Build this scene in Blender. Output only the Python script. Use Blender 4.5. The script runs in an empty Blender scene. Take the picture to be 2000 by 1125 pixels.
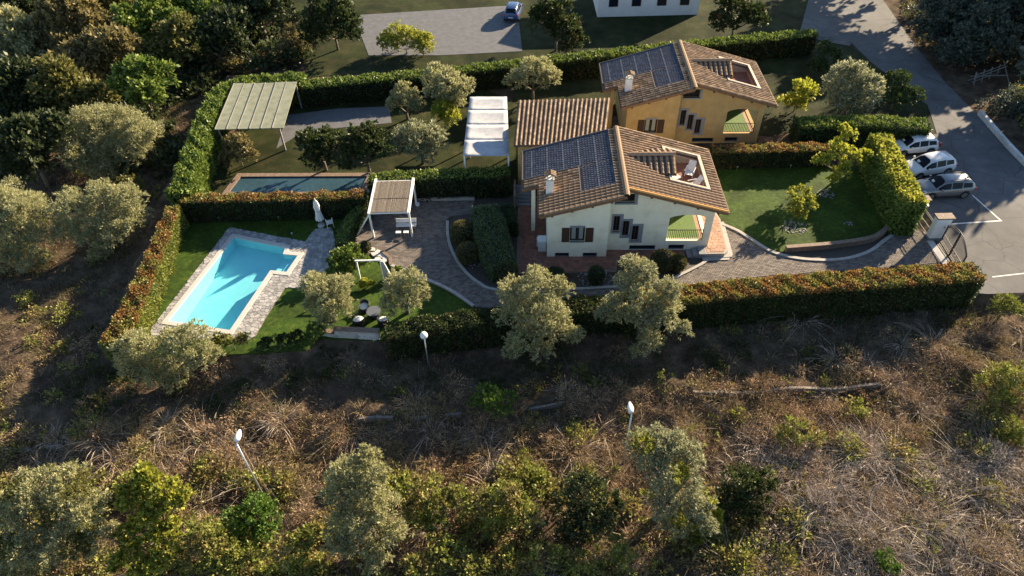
import bpy, math, random
import numpy as np
from mathutils import Vector
rnd = random.Random(7); rng = np.random.default_rng(7)
sc = bpy.context.scene; col = sc.collection
# ------------------------------------------------------------------ camera
FPX, CAMH, NADIR = 1360.0, 35.0, (1035.0, 1960.0)      # focal length in pixels of a 2000 px wide frame, height above the garden
up_c = -np.array([NADIR[0]-1000, -(NADIR[1]-562.5), -FPX]); up_c /= np.linalg.norm(up_c)
fw_c = np.array([0, 0, -1.0]); y_c = fw_c-up_c*fw_c.dot(up_c); y_c /= np.linalg.norm(y_c); x_c = np.cross(y_c, up_c)
RW = np.array([x_c, y_c, up_c]); CAMP = np.array([0, 0, CAMH])
cam_d = bpy.data.cameras.new('camera'); cam = bpy.data.objects.new('camera', cam_d); col.objects.link(cam)
cam_d.sensor_width = 36.0; cam_d.lens = 36.0*FPX/2000; cam_d.clip_end = 3000; cam_d.clip_start = 0.5
from mathutils import Matrix
cam.matrix_world = Matrix([list(RW[i])+[CAMP[i]] for i in range(3)]+[[0, 0, 0, 1]])
sc.camera = cam
# ------------------------------------------------------------------ light
SUN_EL = math.radians(21.0); SUN_AZ = (0.755, 0.656)     # direction towards the sun on the ground
w = bpy.data.worlds.new('World'); sc.world = w; w.use_nodes = True
nt = w.node_tree; bg = nt.nodes['Background']; sky = nt.nodes.new('ShaderNodeTexSky')
sky.sky_type = 'NISHITA'; sky.sun_disc = False; sky.sun_elevation = SUN_EL; sky.sun_rotation = math.atan2(SUN_AZ[0], SUN_AZ[1])
sky.air_density = 1.0; sky.dust_density = .25; sky.ozone_density = 2.0
nt.links.new(sky.outputs[0], bg.inputs[0]); bg.inputs[1].default_value = 0.065
sd = bpy.data.lights.new('sun', 'SUN'); sd.energy = 5.0; sd.angle = math.radians(0.6); sd.color = (1.0, 0.82, 0.57)
so = bpy.data.objects.new('sun', sd); col.objects.link(so)
sdir = Vector((SUN_AZ[0]*math.cos(SUN_EL), SUN_AZ[1]*math.cos(SUN_EL), math.sin(SUN_EL)))
so.rotation_euler = sdir.to_track_quat('Z', 'Y').to_euler(); so.location = sdir*200
vs = sc.view_settings; vs.view_transform = 'Standard'; vs.look = 'None'; vs.gamma = 1; vs.exposure = 1.75; vs.use_curve_mapping = False
sc.cycles.max_bounces = 6; sc.cycles.transparent_max_bounces = 8; sc.cycles.use_denoising = True
# ------------------------------------------------------------------ terrain shape and photo-to-ground helpers
def ray(u, v): return RW@np.array([u-1000, 562.5-v, -FPX])
def at(u, v, z=0.0):
    d = ray(u, v); return CAMP+d*((z-CAMH)/d[2])
PLOT = [at(*p)[:2] for p in ((198, 697), (330, 700), (500, 694), (600, 688), (622, 664), (750, 666))]+[at(*p, 2.1)[:2] for p in ((800, 612), (1000, 594), (1120, 583), (1250, 579), (1340, 570), (1558, 550), (1700, 540), (1912, 526))]+[at(*p)[:2] for p in ((1918, 576), (2200, 568))]
PLOT += [np.array(p) for p in ((200., 33.), (200., 300.), (-60., 300.))]+[at(*p)[:2] for p in ((560, -40), (575, 70), (590, 138), (440, 146), (400, 220), (310, 385))]
PLOT = np.array(PLOT)
def inside(P, poly):
    P = np.atleast_2d(P); x, y = P[:, 0], P[:, 1]; r = np.zeros(len(P), bool); j = len(poly)-1
    for i in range(len(poly)):
        xi, yi = poly[i]; xj, yj = poly[j]
        c = ((yi > y) != (yj > y)) & (x < (xj-xi)*(y-yi)/((yj-yi) or 1e-9)+xi); r ^= c; j = i
    return r
def pdist(P, poly, closed=True):
    P = np.atleast_2d(P); d = np.full(len(P), 1e9)
    for i in range(len(poly) if closed else len(poly)-1):
        a = np.asarray(poly[i], float); b = np.asarray(poly[(i+1) % len(poly)], float); ab = b-a
        t = np.clip(((P-a)@ab)/max(ab@ab, 1e-9), 0, 1); d = np.minimum(d, np.linalg.norm(P-(a+t[:, None]*ab), axis=1))
    return d
LOWWALL = np.array([at(*p)[:2] for p in ((-60, 862), (240, 845), (560, 812), (900, 790), (1100, 770), (1420, 748), (1700, 733), (1760, 728))])
def bumps(P):
    x, y = P[:, 0], P[:, 1]
    return (np.sin(x*.9+1.3*np.sin(y*.5))*np.sin(y*1.1+.7*np.sin(x*.6))*.20+np.sin(x*2.3+y*1.7)*np.sin(y*2.9-x*1.1)*.05+np.sin(x*.31+2)*np.sin(y*.37)*.22)
def hfield(P):
    P = np.atleast_2d(np.asarray(P, float)); d = pdist(P, PLOT); ins = inside(P, PLOT)
    s = np.clip(d/.5, 0, 1); s = s*s*(3-2*s)
    yl = np.interp(P[:, 0], LOWWALL[:, 0], LOWWALL[:, 1]); q = np.clip((yl-P[:, 1])/.5+.5, 0, 1)*(P[:, 1] < 34)
    left = np.clip((-26-P[:, 0])/20, 0, 1)*np.clip((P[:, 1]-30)/15, 0, 1)
    z = -.75*s-.035*np.clip(d, 0, 40)-.35*q-.9*left+bumps(P)*np.clip(d/3, 0, 1)
    hill = np.clip((P[:, 0]-46-(P[:, 1]-52)*.18)/12, 0, 1); zin = -.06+hill*hill*1.6
    return np.where(ins, zin, z)
def hz(x, y): return float(hfield([[x, y]])[0])
def atg(u, v, dz=0.0):
    z = 0.0
    for _ in range(8):
        p = at(u, v, z+dz); z = hz(p[0], p[1])
    return np.array([p[0], p[1], z])
def mpx(p): return float(np.dot(np.asarray(p)-CAMP, RW@np.array([0, 0, -1.0]))/FPX)       # metres per photo pixel at p
# ------------------------------------------------------------------ materials
MATS = {}
def nd(t, typ, **kw):
    n = t.nodes.new(typ)
    for k, v in kw.items():
        if k in n.inputs.keys() if hasattr(n.inputs, 'keys') else False: n.inputs[k].default_value = v
        else: setattr(n, k, v)
    return n
def ramp(t, fac, stops):
    r = t.nodes.new('ShaderNodeValToRGB'); e = r.color_ramp.elements
    while len(e) < len(stops): e.new(.5)
    for i, (p, c) in enumerate(stops): e[i].position = p; e[i].color = (*c, 1)
    t.links.new(fac, r.inputs[0]); return r.outputs[0]
def mat(name, base, base2=None, scale=3.0, rough=.75, bump=0.0, bscale=20.0, metal=0.0, spec=.3, detail=6, stops=None, island=0.0):
    m = bpy.data.materials.new(name); m.use_nodes = True; t = m.node_tree; b = t.nodes['Principled BSDF']
    b.inputs['Roughness'].default_value = rough; b.inputs['Metallic'].default_value = metal; b.inputs['Specular IOR Level'].default_value = spec
    co = t.nodes.new('ShaderNodeTexCoord').outputs['Object']
    c = None
    if base2 or stops:
        n = t.nodes.new('ShaderNodeTexNoise'); n.inputs['Scale'].default_value = scale; n.inputs['Detail'].default_value = detail; n.inputs['Roughness'].default_value = .65
        t.links.new(co, n.inputs['Vector']); c = ramp(t, n.outputs[0], stops or [(.32, base), (.68, base2)])
    else: b.inputs['Base Color'].default_value = (*base, 1)
    if island:
        g = t.nodes.new('ShaderNodeNewGeometry'); mr = t.nodes.new('ShaderNodeMapRange'); mr.inputs[3].default_value = 1-island; mr.inputs[4].default_value = 1+island
        t.links.new(g.outputs['Random Per Island'], mr.inputs[0])
        hs = t.nodes.new('ShaderNodeHueSaturation'); t.links.new(mr.outputs[0], hs.inputs['Value'])
        if c: t.links.new(c, hs.inputs['Color'])
        else: hs.inputs['Color'].default_value = (*base, 1)
        c = hs.outputs[0]
    if c: t.links.new(c, b.inputs['Base Color'])
    if bump:
        n2 = t.nodes.new('ShaderNodeTexNoise'); n2.inputs['Scale'].default_value = bscale; n2.inputs['Detail'].default_value = 5
        t.links.new(co, n2.inputs['Vector']); bp = t.nodes.new('ShaderNodeBump'); bp.inputs['Strength'].default_value = bump; bp.inputs['Distance'].default_value = .05
        t.links.new(n2.outputs[0], bp.inputs['Height']); t.links.new(bp.outputs[0], b.inputs['Normal'])
    MATS[name] = m; return m
def leafmat(name, stops, patch=None, trans=.35, rough=.5, pscale=.8, ramp_pos=(.45, .6), spec=.35):
    """leaf material: every leaf its own tone; patch = tones of a second kind of leaf that grows in patches"""
    m = bpy.data.materials.new(name); m.use_nodes = True; t = m.node_tree; b = t.nodes['Principled BSDF']; out = t.nodes['Material Output']
    g = t.nodes.new('ShaderNodeNewGeometry'); c = ramp(t, g.outputs['Random Per Island'], stops)
    if patch:
        c2 = ramp(t, g.outputs['Random Per Island'], patch)
        co = t.nodes.new('ShaderNodeTexCoord').outputs['Object']; n = t.nodes.new('ShaderNodeTexNoise'); n.inputs['Scale'].default_value = pscale; n.inputs['Detail'].default_value = 3
        t.links.new(co, n.inputs['Vector']); mr = t.nodes.new('ShaderNodeMapRange'); mr.inputs[1].default_value = ramp_pos[0]; mr.inputs[2].default_value = ramp_pos[1]
        t.links.new(n.outputs[0], mr.inputs[0]); mx = t.nodes.new('ShaderNodeMix'); mx.data_type = 'RGBA'
        t.links.new(mr.outputs[0], mx.inputs[0]); t.links.new(c, mx.inputs[6]); t.links.new(c2, mx.inputs[7]); c = mx.outputs[2]
    t.links.new(c, b.inputs['Base Color']); b.inputs['Roughness'].default_value = rough; b.inputs['Specular IOR Level'].default_value = spec
    tr = t.nodes.new('ShaderNodeBsdfTranslucent'); t.links.new(c, tr.inputs[0]); ms = t.nodes.new('ShaderNodeMixShader'); ms.inputs[0].default_value = trans
    t.links.new(b.outputs[0], ms.inputs[1]); t.links.new(tr.outputs[0], ms.inputs[2]); t.links.new(ms.outputs[0], out.inputs[0])
    MATS[name] = m; return m
def wear(name, crack=.55, cs=.35, pscale=.12, pamt=.28):
    m = MATS[name]; t = m.node_tree; b = t.nodes['Principled BSDF']; src = b.inputs['Base Color'].links[0].from_socket; co = t.nodes.new('ShaderNodeTexCoord').outputs['Object']
    n = t.nodes.new('ShaderNodeTexNoise'); n.inputs['Scale'].default_value = 1.3; n.inputs['Detail'].default_value = 4; t.links.new(co, n.inputs['Vector'])
    ad = t.nodes.new('ShaderNodeMixRGB'); ad.blend_type = 'ADD'; ad.inputs[0].default_value = .35; t.links.new(co, ad.inputs[1]); t.links.new(n.outputs[1], ad.inputs[2])
    v = t.nodes.new('ShaderNodeTexVoronoi'); v.feature = 'DISTANCE_TO_EDGE'; v.inputs['Scale'].default_value = cs; t.links.new(ad.outputs[0], v.inputs['Vector'])
    r = ramp(t, v.outputs['Distance'], [(0, (1-crack,)*3), (.012, (1, 1, 1))]); n2 = t.nodes.new('ShaderNodeTexNoise'); n2.inputs['Scale'].default_value = pscale; n2.inputs['Detail'].default_value = 3; t.links.new(co, n2.inputs['Vector'])
    r2 = ramp(t, n2.outputs[0], [(.42, (1-pamt,)*3), (.58, (1.0, 1.0, 1.0))])
    for q in (r, r2):
        mx = t.nodes.new('ShaderNodeMixRGB'); mx.blend_type = 'MULTIPLY'; mx.inputs[0].default_value = 1; t.links.new(src, mx.inputs[1]); t.links.new(q, mx.inputs[2]); src = mx.outputs[0]
    t.links.new(src, b.inputs['Base Color'])
# leaves
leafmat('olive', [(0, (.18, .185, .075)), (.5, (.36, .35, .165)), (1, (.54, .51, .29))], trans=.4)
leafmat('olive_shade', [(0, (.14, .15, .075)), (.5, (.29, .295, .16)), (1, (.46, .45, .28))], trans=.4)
leafmat('broad', [(0, (.07, .075, .02)), (.5, (.15, .15, .04)), (1, (.27, .24, .08))], trans=.4)
leafmat('broad_dark', [(0, (.022, .034, .013)), (.5, (.05, .07, .026)), (1, (.10, .115, .045))])
leafmat('broad_brown', [(0, (.09, .08, .03)), (.5, (.20, .17, .065)), (1, (.33, .26, .11))], trans=.4)
leafmat('greygreen', [(0, (.04, .055, .04)), (.5, (.085, .105, .08)), (1, (.15, .17, .13))])
leafmat('lime', [(0, (.20, .23, .02)), (.5, (.38, .40, .045)), (1, (.56, .52, .09))], trans=.5)
leafmat('yellowgreen', [(0, (.14, .165, .025)), (.5, (.30, .32, .045)), (1, (.50, .45, .085))], trans=.45)
leafmat('laurel', [(0, (.07, .11, .02)), (.5, (.15, .21, .035)), (1, (.26, .31, .07))], trans=.3)
leafmat('topiary', [(0, (.025, .045, .012)), (.5, (.05, .08, .02)), (1, (.09, .12, .035))], trans=.25)
leafmat('topiary_gold', [(0, (.06, .06, .015)), (.5, (.11, .105, .03)), (1, (.18, .15, .05))], trans=.25)
leafmat('topiary_blue', [(0, (.05, .075, .03)), (.5, (.105, .145, .055)), (1, (.18, .225, .09))], trans=.25)
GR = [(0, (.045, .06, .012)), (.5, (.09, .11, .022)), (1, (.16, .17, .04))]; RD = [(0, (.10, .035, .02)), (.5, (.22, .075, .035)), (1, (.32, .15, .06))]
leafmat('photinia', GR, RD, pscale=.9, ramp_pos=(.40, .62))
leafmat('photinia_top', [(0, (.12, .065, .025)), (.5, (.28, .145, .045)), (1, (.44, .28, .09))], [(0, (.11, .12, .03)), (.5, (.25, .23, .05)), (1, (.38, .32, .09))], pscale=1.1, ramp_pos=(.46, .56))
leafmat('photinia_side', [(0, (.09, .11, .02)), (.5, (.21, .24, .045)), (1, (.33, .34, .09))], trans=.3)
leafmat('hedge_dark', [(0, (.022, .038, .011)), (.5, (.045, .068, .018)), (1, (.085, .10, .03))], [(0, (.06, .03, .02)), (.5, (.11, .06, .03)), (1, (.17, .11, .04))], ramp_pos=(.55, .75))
leafmat('bramble', [(0, (.09, .115, .02)), (.5, (.22, .245, .045)), (1, (.38, .37, .095))], [(0, (.10, .08, .03)), (.5, (.26, .20, .07)), (1, (.42, .31, .12))], ramp_pos=(.44, .62))
leafmat('russet', [(0, (.10, .055, .03)), (.5, (.24, .14, .08)), (1, (.38, .25, .15))], [(0, (.10, .09, .03)), (.5, (.22, .18, .06)), (1, (.36, .28, .11))], trans=.2, spec=.1)
leafmat('weed', [(0, (.09, .12, .02)), (.5, (.17, .20, .035)), (1, (.28, .26, .06))])
leafmat('broom', [(0, (.05, .10, .015)), (.5, (.10, .18, .025)), (1, (.18, .26, .05))])
leafmat('dry', [(0, (.17, .105, .06)), (.5, (.39, .26, .155)), (1, (.61, .45, .29))], [(0, (.12, .09, .04)), (.5, (.29, .22, .10)), (1, (.45, .35, .18))], trans=.15, spec=.1, pscale=.3)
leafmat('dry_pale', [(0, (.24, .19, .15)), (.5, (.44, .36, .28)), (1, (.64, .54, .44))], trans=.1, spec=.1)
leafmat('dry_grass', [(0, (.08, .056, .036)), (.5, (.195, .14, .09)), (1, (.33, .25, .165))], [(0, (.06, .062, .025)), (.5, (.125, .125, .05)), (1, (.21, .19, .08))], trans=.2, spec=.1, pscale=.25)
mat('rough_grass', (.03, .045, .012), stops=[(.3, (.02, .03, .008)), (.5, (.035, .042, .014)), (.7, (.07, .062, .028))], scale=.7, bump=1.0, bscale=12, detail=9, rough=.9, spec=.1)
# surfaces
mat('bark', (.10, .08, .06), (.20, .16, .12), 6, bump=.5, bscale=15)
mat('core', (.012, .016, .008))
mat('earth', (.06, .045, .033), stops=[(.3, (.04, .028, .02)), (.5, (.085, .06, .04)), (.7, (.17, .122, .083))], scale=.9, bump=.9, bscale=6, detail=9, rough=.95, spec=.05)
mat('lawn', (.03, .07, .01), stops=[(.28, (.024, .052, .007)), (.5, (.048, .092, .010)), (.62, (.082, .12, .014)), (.75, (.13, .15, .028))], scale=3.0, bump=1.0, bscale=45, detail=10, rough=.8, spec=.15)
mat('asphalt', (.13, .13, .13), stops=[(.3, (.10, .096, .097)), (.5, (.128, .123, .122)), (.72, (.16, .152, .148))], scale=.8, bump=.25, bscale=60, detail=10, rough=.85)
mat('paver', (.15, .125, .107), (.195, .165, .142), 2.0, rough=.85, island=.32, bump=.2, bscale=40)
mat('paver_bed', (.06, .05, .042), (.09, .075, .06), 6)
mat('deck_stone', (.29, .275, .262), (.40, .38, .36), 2.0, island=.30, rough=.8, bump=.2, bscale=30)
mat('deck_bed', (.17, .15, .135), (.24, .21, .19), 8)
mat('coping', (.46, .43, .39), (.55, .51, .46), 5, rough=.7)
mat('kerb', (.32, .29, .255), (.46, .42, .375), 4, bump=.3, bscale=30)
mat('brown_wall', (.15, .10, .075), (.26, .19, .14), 5, bump=.6, bscale=18)
mat('terracotta', (.20, .085, .06), (.30, .14, .095), 3.5, island=.22, rough=.7)
mat('terracotta_pale', (.32, .185, .125), (.43, .265, .185), 3.5, island=.15, rough=.75)
mat('plaster', (.70, .66, .55), stops=[(.26, (.68, .60, .42)), (.5, (.88, .80, .60)), (.7, (.92, .86, .69))], scale=.9, bump=.12, bscale=60, detail=8)
mat('plaster_yellow', (.40, .26, .10), (.52, .35, .15), 1.2)
mat('dull_water_floor', (.03, .055, .075), (.045, .075, .095), 2)
mat('plaster_white', (.72, .70, .66), (.82, .80, .76), 1.5)
mat('parapet', (.30, .24, .19), (.42, .34, .27), 3, bump=.3)
mat('plaster_grey', (.42, .41, .38), stops=[(.3, (.25, .24, .22)), (.5, (.44, .42, .39)), (.7, (.56, .54, .50))], scale=1.8, bump=.2, bscale=40)
mat('grey_stone', (.20, .205, .215), (.28, .285, .295), 8, bump=.2)
mat('grey_metal', (.10, .11, .125), (.13, .14, .155), 5, rough=.5)
mat('dark_wood', (.045, .022, .014), (.075, .038, .022), 9)
mat('beam_wood', (.16, .085, .045), (.24, .13, .07), 7)
mat('tile', (.26, .17, .12), stops=[(.25, (.15, .09, .052)), (.5, (.25, .165, .10)), (.75, (.39, .29, .20))], scale=3.2, island=.42, bump=.35, bscale=25, rough=.9, detail=8)
mat('tile_under', (.085, .055, .04), (.14, .09, .065), 5)
mat('tile_orange', (.50, .24, .06), (.62, .34, .10), 6, rough=.85)
mat('solar', (.042, .05, .075), (.07, .08, .11), 3, rough=.45, island=.35, spec=.4)
mat('solar_rail', (.085, .088, .098), (.13, .13, .14), 5, rough=.5)
mat('white_paint', (.72, .71, .68), (.82, .81, .79), 6, rough=.5)
mat('white_fabric', (.66, .64, .60), (.76, .74, .70), 8, rough=.9)
mat('canvas', (.46, .46, .47), stops=[(.3, (.31, .31, .32)), (.5, (.41, .41, .42)), (.7, (.47, .47, .48))], scale=1.2, rough=.9, bump=.3, bscale=4)
mat('reed', (.26, .20, .14), stops=[(.3, (.11, .09, .07)), (.5, (.17, .14, .11)), (.7, (.25, .21, .165))], scale=12, island=.3, rough=.9)
mat('dark_wicker', (.02, .02, .024), (.04, .04, .045), 20)
mat('metal', (.45, .46, .47), (.55, .56, .57), 8, rough=.35, metal=.8)
mat('iron', (.02, .02, .022), (.04, .038, .036), 10, rough=.5)
mat('glass_dark', (.012, .016, .024), rough=.06, spec=.5)
mat('car_glass', (.008, .010, .014), rough=.10, spec=.18)
mat('curtain', (.26, .28, .26), (.34, .36, .33), 10)
mat('lamp_white', (.75, .74, .70), (.82, .81, .78), 6, rough=.35)
mat('car_white', (.66, .66, .66), rough=.18, spec=.6)
mat('car_silver', (.22, .225, .235), rough=.24, metal=.5, spec=.6)
mat('car_blue', (.05, .09, .20), rough=.2, spec=.6)
mat('car_trim', (.018, .018, .02), rough=.5)
mat('tyre', (.02, .02, .02), rough=.85)
mat('rim', (.36, .36, .38), rough=.3, metal=.8)
mat('tail_red', (.42, .02, .015), rough=.2, spec=.6)
mat('head_clear', (.62, .63, .66), rough=.1, spec=.6)
mat('road_paint', (.62, .58, .52), stops=[(.28, (.30, .28, .26)), (.42, (.66, .62, .56)), (.8, (.74, .70, .64))], scale=9)
mat('gravel', (.15, .145, .14), (.28, .27, .26), 14, island=.3)
mat('turf_mat', (.085, .15, .03), (.12, .20, .045), 12, bump=.6, bscale=60)
mat('liner', (.26, .66, .70), (.32, .71, .75), 1.2, rough=.5)
mat('canopy', (.28, .29, .20), stops=[(.3, (.16, .17, .11)), (.5, (.22, .23, .16)), (.7, (.27, .27, .195))], scale=1.5)
mat('grey_wood', (.17, .16, .15), (.27, .25, .235), 7)
mat('bed_soil', (.05, .042, .035), (.09, .075, .06), 7, bump=.6, bscale=20)
mat('field_wall', (.13, .11, .095), (.22, .19, .165), 5, bump=.6, bscale=12)
mat('concrete', (.55, .52, .48), (.70, .67, .62), 3, bump=.3, bscale=20)
mat('path_grey', (.10, .10, .104), (.15, .15, .154), 1.5)
mat('parasol_trim', (.40, .40, .40))
mwat = bpy.data.materials.new('water'); mwat.use_nodes = True; t = mwat.node_tree; t.nodes.remove(t.nodes['Principled BSDF'])
lw = t.nodes.new('ShaderNodeLayerWeight'); lw.inputs[0].default_value = .5; pw_ = t.nodes.new('ShaderNodeMath'); pw_.operation = 'POWER'; pw_.inputs[1].default_value = 4.0; t.links.new(lw.outputs['Facing'], pw_.inputs[0]); fr = t.nodes.new('ShaderNodeMath'); fr.operation = 'MULTIPLY_ADD'; fr.inputs[1].default_value = .6; fr.inputs[2].default_value = .02; t.links.new(pw_.outputs[0], fr.inputs[0]); tp = t.nodes.new('ShaderNodeBsdfTransparent'); tp.inputs[0].default_value = (.82, .98, 1, 1)
gl = t.nodes.new('ShaderNodeBsdfGlossy'); gl.inputs['Roughness'].default_value = .04; ms = t.nodes.new('ShaderNodeMixShader')
nz = t.nodes.new('ShaderNodeTexNoise'); nz.inputs['Scale'].default_value = 3.0; bp = t.nodes.new('ShaderNodeBump'); bp.inputs['Strength'].default_value = .35; bp.inputs['Distance'].default_value = .1
tc = t.nodes.new('ShaderNodeTexCoord'); t.links.new(tc.outputs['Object'], nz.inputs['Vector'])
t.links.new(nz.outputs[0], bp.inputs['Height']); t.links.new(bp.outputs[0], gl.inputs['Normal']); t.links.new(bp.outputs[0], lw.inputs['Normal'])
t.links.new(fr.outputs[0], ms.inputs[0]); t.links.new(tp.outputs[0], ms.inputs[1]); t.links.new(gl.outputs[0], ms.inputs[2]); t.links.new(ms.outputs[0], t.nodes['Material Output'].inputs[0])
MATS['water'] = mwat
wear('asphalt'); wear('lawn', 0, 1, .45, .35); wear('rough_grass', 0, 1, .2, .4); wear('concrete', .3, .8, .5, .2)
# ------------------------------------------------------------------ mesh helpers
def link(name, me, parent=None):
    o = bpy.data.objects.new(name, me); col.objects.link(o)
    if parent is not None: o.parent = parent
    return o
def tag(o, label=None, cat=None, group=None, kind=None):
    if label: o['label'] = label
    if cat: o['category'] = cat
    if group: o['group'] = group
    if kind: o['kind'] = kind
    return o
def thing(name, label, cat, loc=(0, 0, 0), rz=0.0, group=None):
    o = bpy.data.objects.new(name, None); col.objects.link(o); o.location = loc; o.rotation_euler = (0, 0, rz); o.empty_display_size = .3
    return tag(o, label, cat, group)
class MB:
    """collects faces of one part"""
    def __init__(s): s.v = []; s.f = []; s.sm = False
    def add(s, vs, fs):
        n = len(s.v); s.v += [tuple(map(float, p)) for p in vs]; s.f += [tuple(n+i for i in f) for f in fs]; return s
    def hexa(s, p):      # p: 4 bottom, 4 top
        return s.add(p, [(3, 2, 1, 0), (4, 5, 6, 7), (0, 1, 5, 4), (1, 2, 6, 5), (2, 3, 7, 6), (3, 0, 4, 7)])
    def box(s, x0, x1, y0, y1, z0, z1): return s.hexa([(x0, y0, z0), (x1, y0, z0), (x1, y1, z0), (x0, y1, z0), (x0, y0, z1), (x1, y0, z1), (x1, y1, z1), (x0, y1, z1)])
    def bar(s, a, b, w, h=None):   # a bar between two points, w wide, h high
        a = Vector(a); b = Vector(b); h = h or w; d = (b-a).normalized(); sd = d.cross(Vector((0, 0, 1)))
        if sd.length < 1e-3: sd = Vector((1, 0, 0))
        sd.normalize(); u = sd.cross(d); p = []
        for q in (a, b):
            for i, j in ((-1, -1), (1, -1), (1, 1), (-1, 1)): p.append(q+sd*(i*w/2)+u*(j*h/2))
        return s.add(p, [(0, 1, 2, 3), (7, 6, 5, 4), (0, 4, 5, 1), (1, 5, 6, 2), (2, 6, 7, 3), (3, 7, 4, 0)])
    def tube(s, pts, rad, seg=8, cap=True):
        pts = [Vector(p) for p in pts]; n = len(pts); base = len(s.v); r_ = rad if hasattr(rad, '__len__') else [rad]*n
        for i, p in enumerate(pts):
            d = (pts[min(i+1, n-1)]-pts[max(i-1, 0)]).normalized(); a = d.cross(Vector((.3, .9, .1)) if abs(d.z) > .8 else Vector((0, 0, 1))).normalized(); b = d.cross(a)
            for k in range(seg):
                t = 2*math.pi*k/seg; s.v.append(tuple(p+a*(math.cos(t)*r_[i])+b*(math.sin(t)*r_[i])))
        for i in range(n-1):
            for k in range(seg): s.f.append((base+i*seg+k, base+i*seg+(k+1) % seg, base+(i+1)*seg+(k+1) % seg, base+(i+1)*seg+k))
        if cap: s.f.append(tuple(base+k for k in reversed(range(seg)))); s.f.append(tuple(base+(n-1)*seg+k for k in range(seg)))
        return s
    def lathe(s, c, prof, seg=16):
        base = len(s.v)
        for r, z in prof:
            for k in range(seg): t = 2*math.pi*k/seg; s.v.append((c[0]+r*math.cos(t), c[1]+r*math.sin(t), c[2]+z))
        for i in range(len(prof)-1):
            for k in range(seg): s.f.append((base+i*seg+k, base+i*seg+(k+1) % seg, base+(i+1)*seg+(k+1) % seg, base+(i+1)*seg+k))
        s.f.append(tuple(base+k for k in reversed(range(seg)))); s.f.append(tuple(base+(len(prof)-1)*seg+k for k in range(seg)))
        return s
    def prism(s, poly, z0, z1):
        n = len(poly); a = sum(poly[i][0]*poly[(i+1) % n][1]-poly[(i+1) % n][0]*poly[i][1] for i in range(n))
        poly = list(poly) if a > 0 else list(reversed(poly))
        return s.add([(p[0], p[1], z0) for p in poly]+[(p[0], p[1], z1) for p in poly], [tuple(reversed(range(n))), tuple(range(n, 2*n))]+[(i, (i+1) % n, n+(i+1) % n, n+i) for i in range(n)])
    def build(s, name, m, parent=None, smooth=False, bevel=0.0):
        me = bpy.data.meshes.new(name); me.from_pydata(s.v, [], s.f); me.materials.append(MATS[m])
        if smooth: me.polygons.foreach_set('use_smooth', [True]*len(me.polygons))
        me.update(); o = link(name, me, parent)
        if bevel:
            bv = o.modifiers.new('bevel', 'BEVEL'); bv.width = bevel; bv.segments = 2; bv.limit_method = 'ANGLE'
        return o
def quads_mesh(name, V, m, mi=None, k=4):
    """V: (N*k,3) array, every k vertices one face"""
    V = np.asarray(V, np.float32); n = len(V)//k; me = bpy.data.meshes.new(name)
    me.vertices.add(n*k); me.vertices.foreach_set('co', V.ravel()); me.loops.add(n*k); me.loops.foreach_set('vertex_index', np.arange(n*k, dtype=np.int32))
    me.polygons.add(n); me.polygons.foreach_set('loop_start', np.arange(n, dtype=np.int32)*k); me.polygons.foreach_set('loop_total', np.full(n, k, np.int32))
    for x in ([m] if isinstance(m, str) else m): me.materials.append(MATS[x])
    if mi is not None: me.polygons.foreach_set('material_index', np.asarray(mi, np.int32))
    me.update(calc_edges=True); return me
def unit(a): return a/np.maximum(np.linalg.norm(a, axis=-1, keepdims=True), 1e-9)
def leaves(P, N, L, W, spread=.8, droop=0.0):
    """one rhombic leaf at every point P, growing along N with some scatter"""
    n = len(P); L = L*(.65+.7*rng.random((n, 1))); W = W*(.7+.6*rng.random((n, 1)))
    a = unit(N+rng.normal(size=(n, 3))*spread+np.array([0, 0, -droop])); b = unit(np.cross(a, rng.normal(size=(n, 3))))
    return np.stack([P, P+a*L*.5+b*W*.5, P+a*L, P+a*L*.5-b*W*.5], 1).reshape(-1, 3)
def lobe_leaves(lobes, dens, L, W, spread=.7, m=12, depth=(.55, 1.08), droop=0.0, tuft=.16, flat=1.0):
    """sprays of leaves in the shells of the lobes (c, r)"""
    out = []
    for i, (c, r) in enumerate(lobes):
        k = max(6, int(dens*4*math.pi*r*r/m)); d = unit(rng.normal(size=(k, 3))); d[:, 2] = np.where(d[:, 2] < -.5, -d[:, 2], d[:, 2])
        # uneven surface
        ph = rng.random(3)*6; und = 1+.16*np.sin(d[:, 0]*5+ph[0])*np.sin(d[:, 1]*5+ph[1])+.10*np.sin(d[:, 2]*9+d[:, 0]*7+ph[2])
        q = c+d*r*(und*(depth[0]+(depth[1]-depth[0])*rng.random(k)**.6))[:, None]*np.array([1, 1, flat])
        keep = np.ones(k, bool)
        for j, (c2, r2) in enumerate(lobes):
            if j != i: keep &= np.linalg.norm(q-c2, axis=1) > r2*.62
        q = q[keep]; d = d[keep]
        if not len(q): continue
        qq = np.repeat(q, m, 0); dd = np.repeat(d, m, 0); s = tuft*min(r, 1.3)
        qq = qq+rng.normal(size=qq.shape)*s*.8+dd*(rng.random((len(qq), 1))*s*2)
        out.append(leaves(qq, dd+np.array([0, 0, .35]), L, W, spread, droop))
    return np.concatenate(out)
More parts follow.
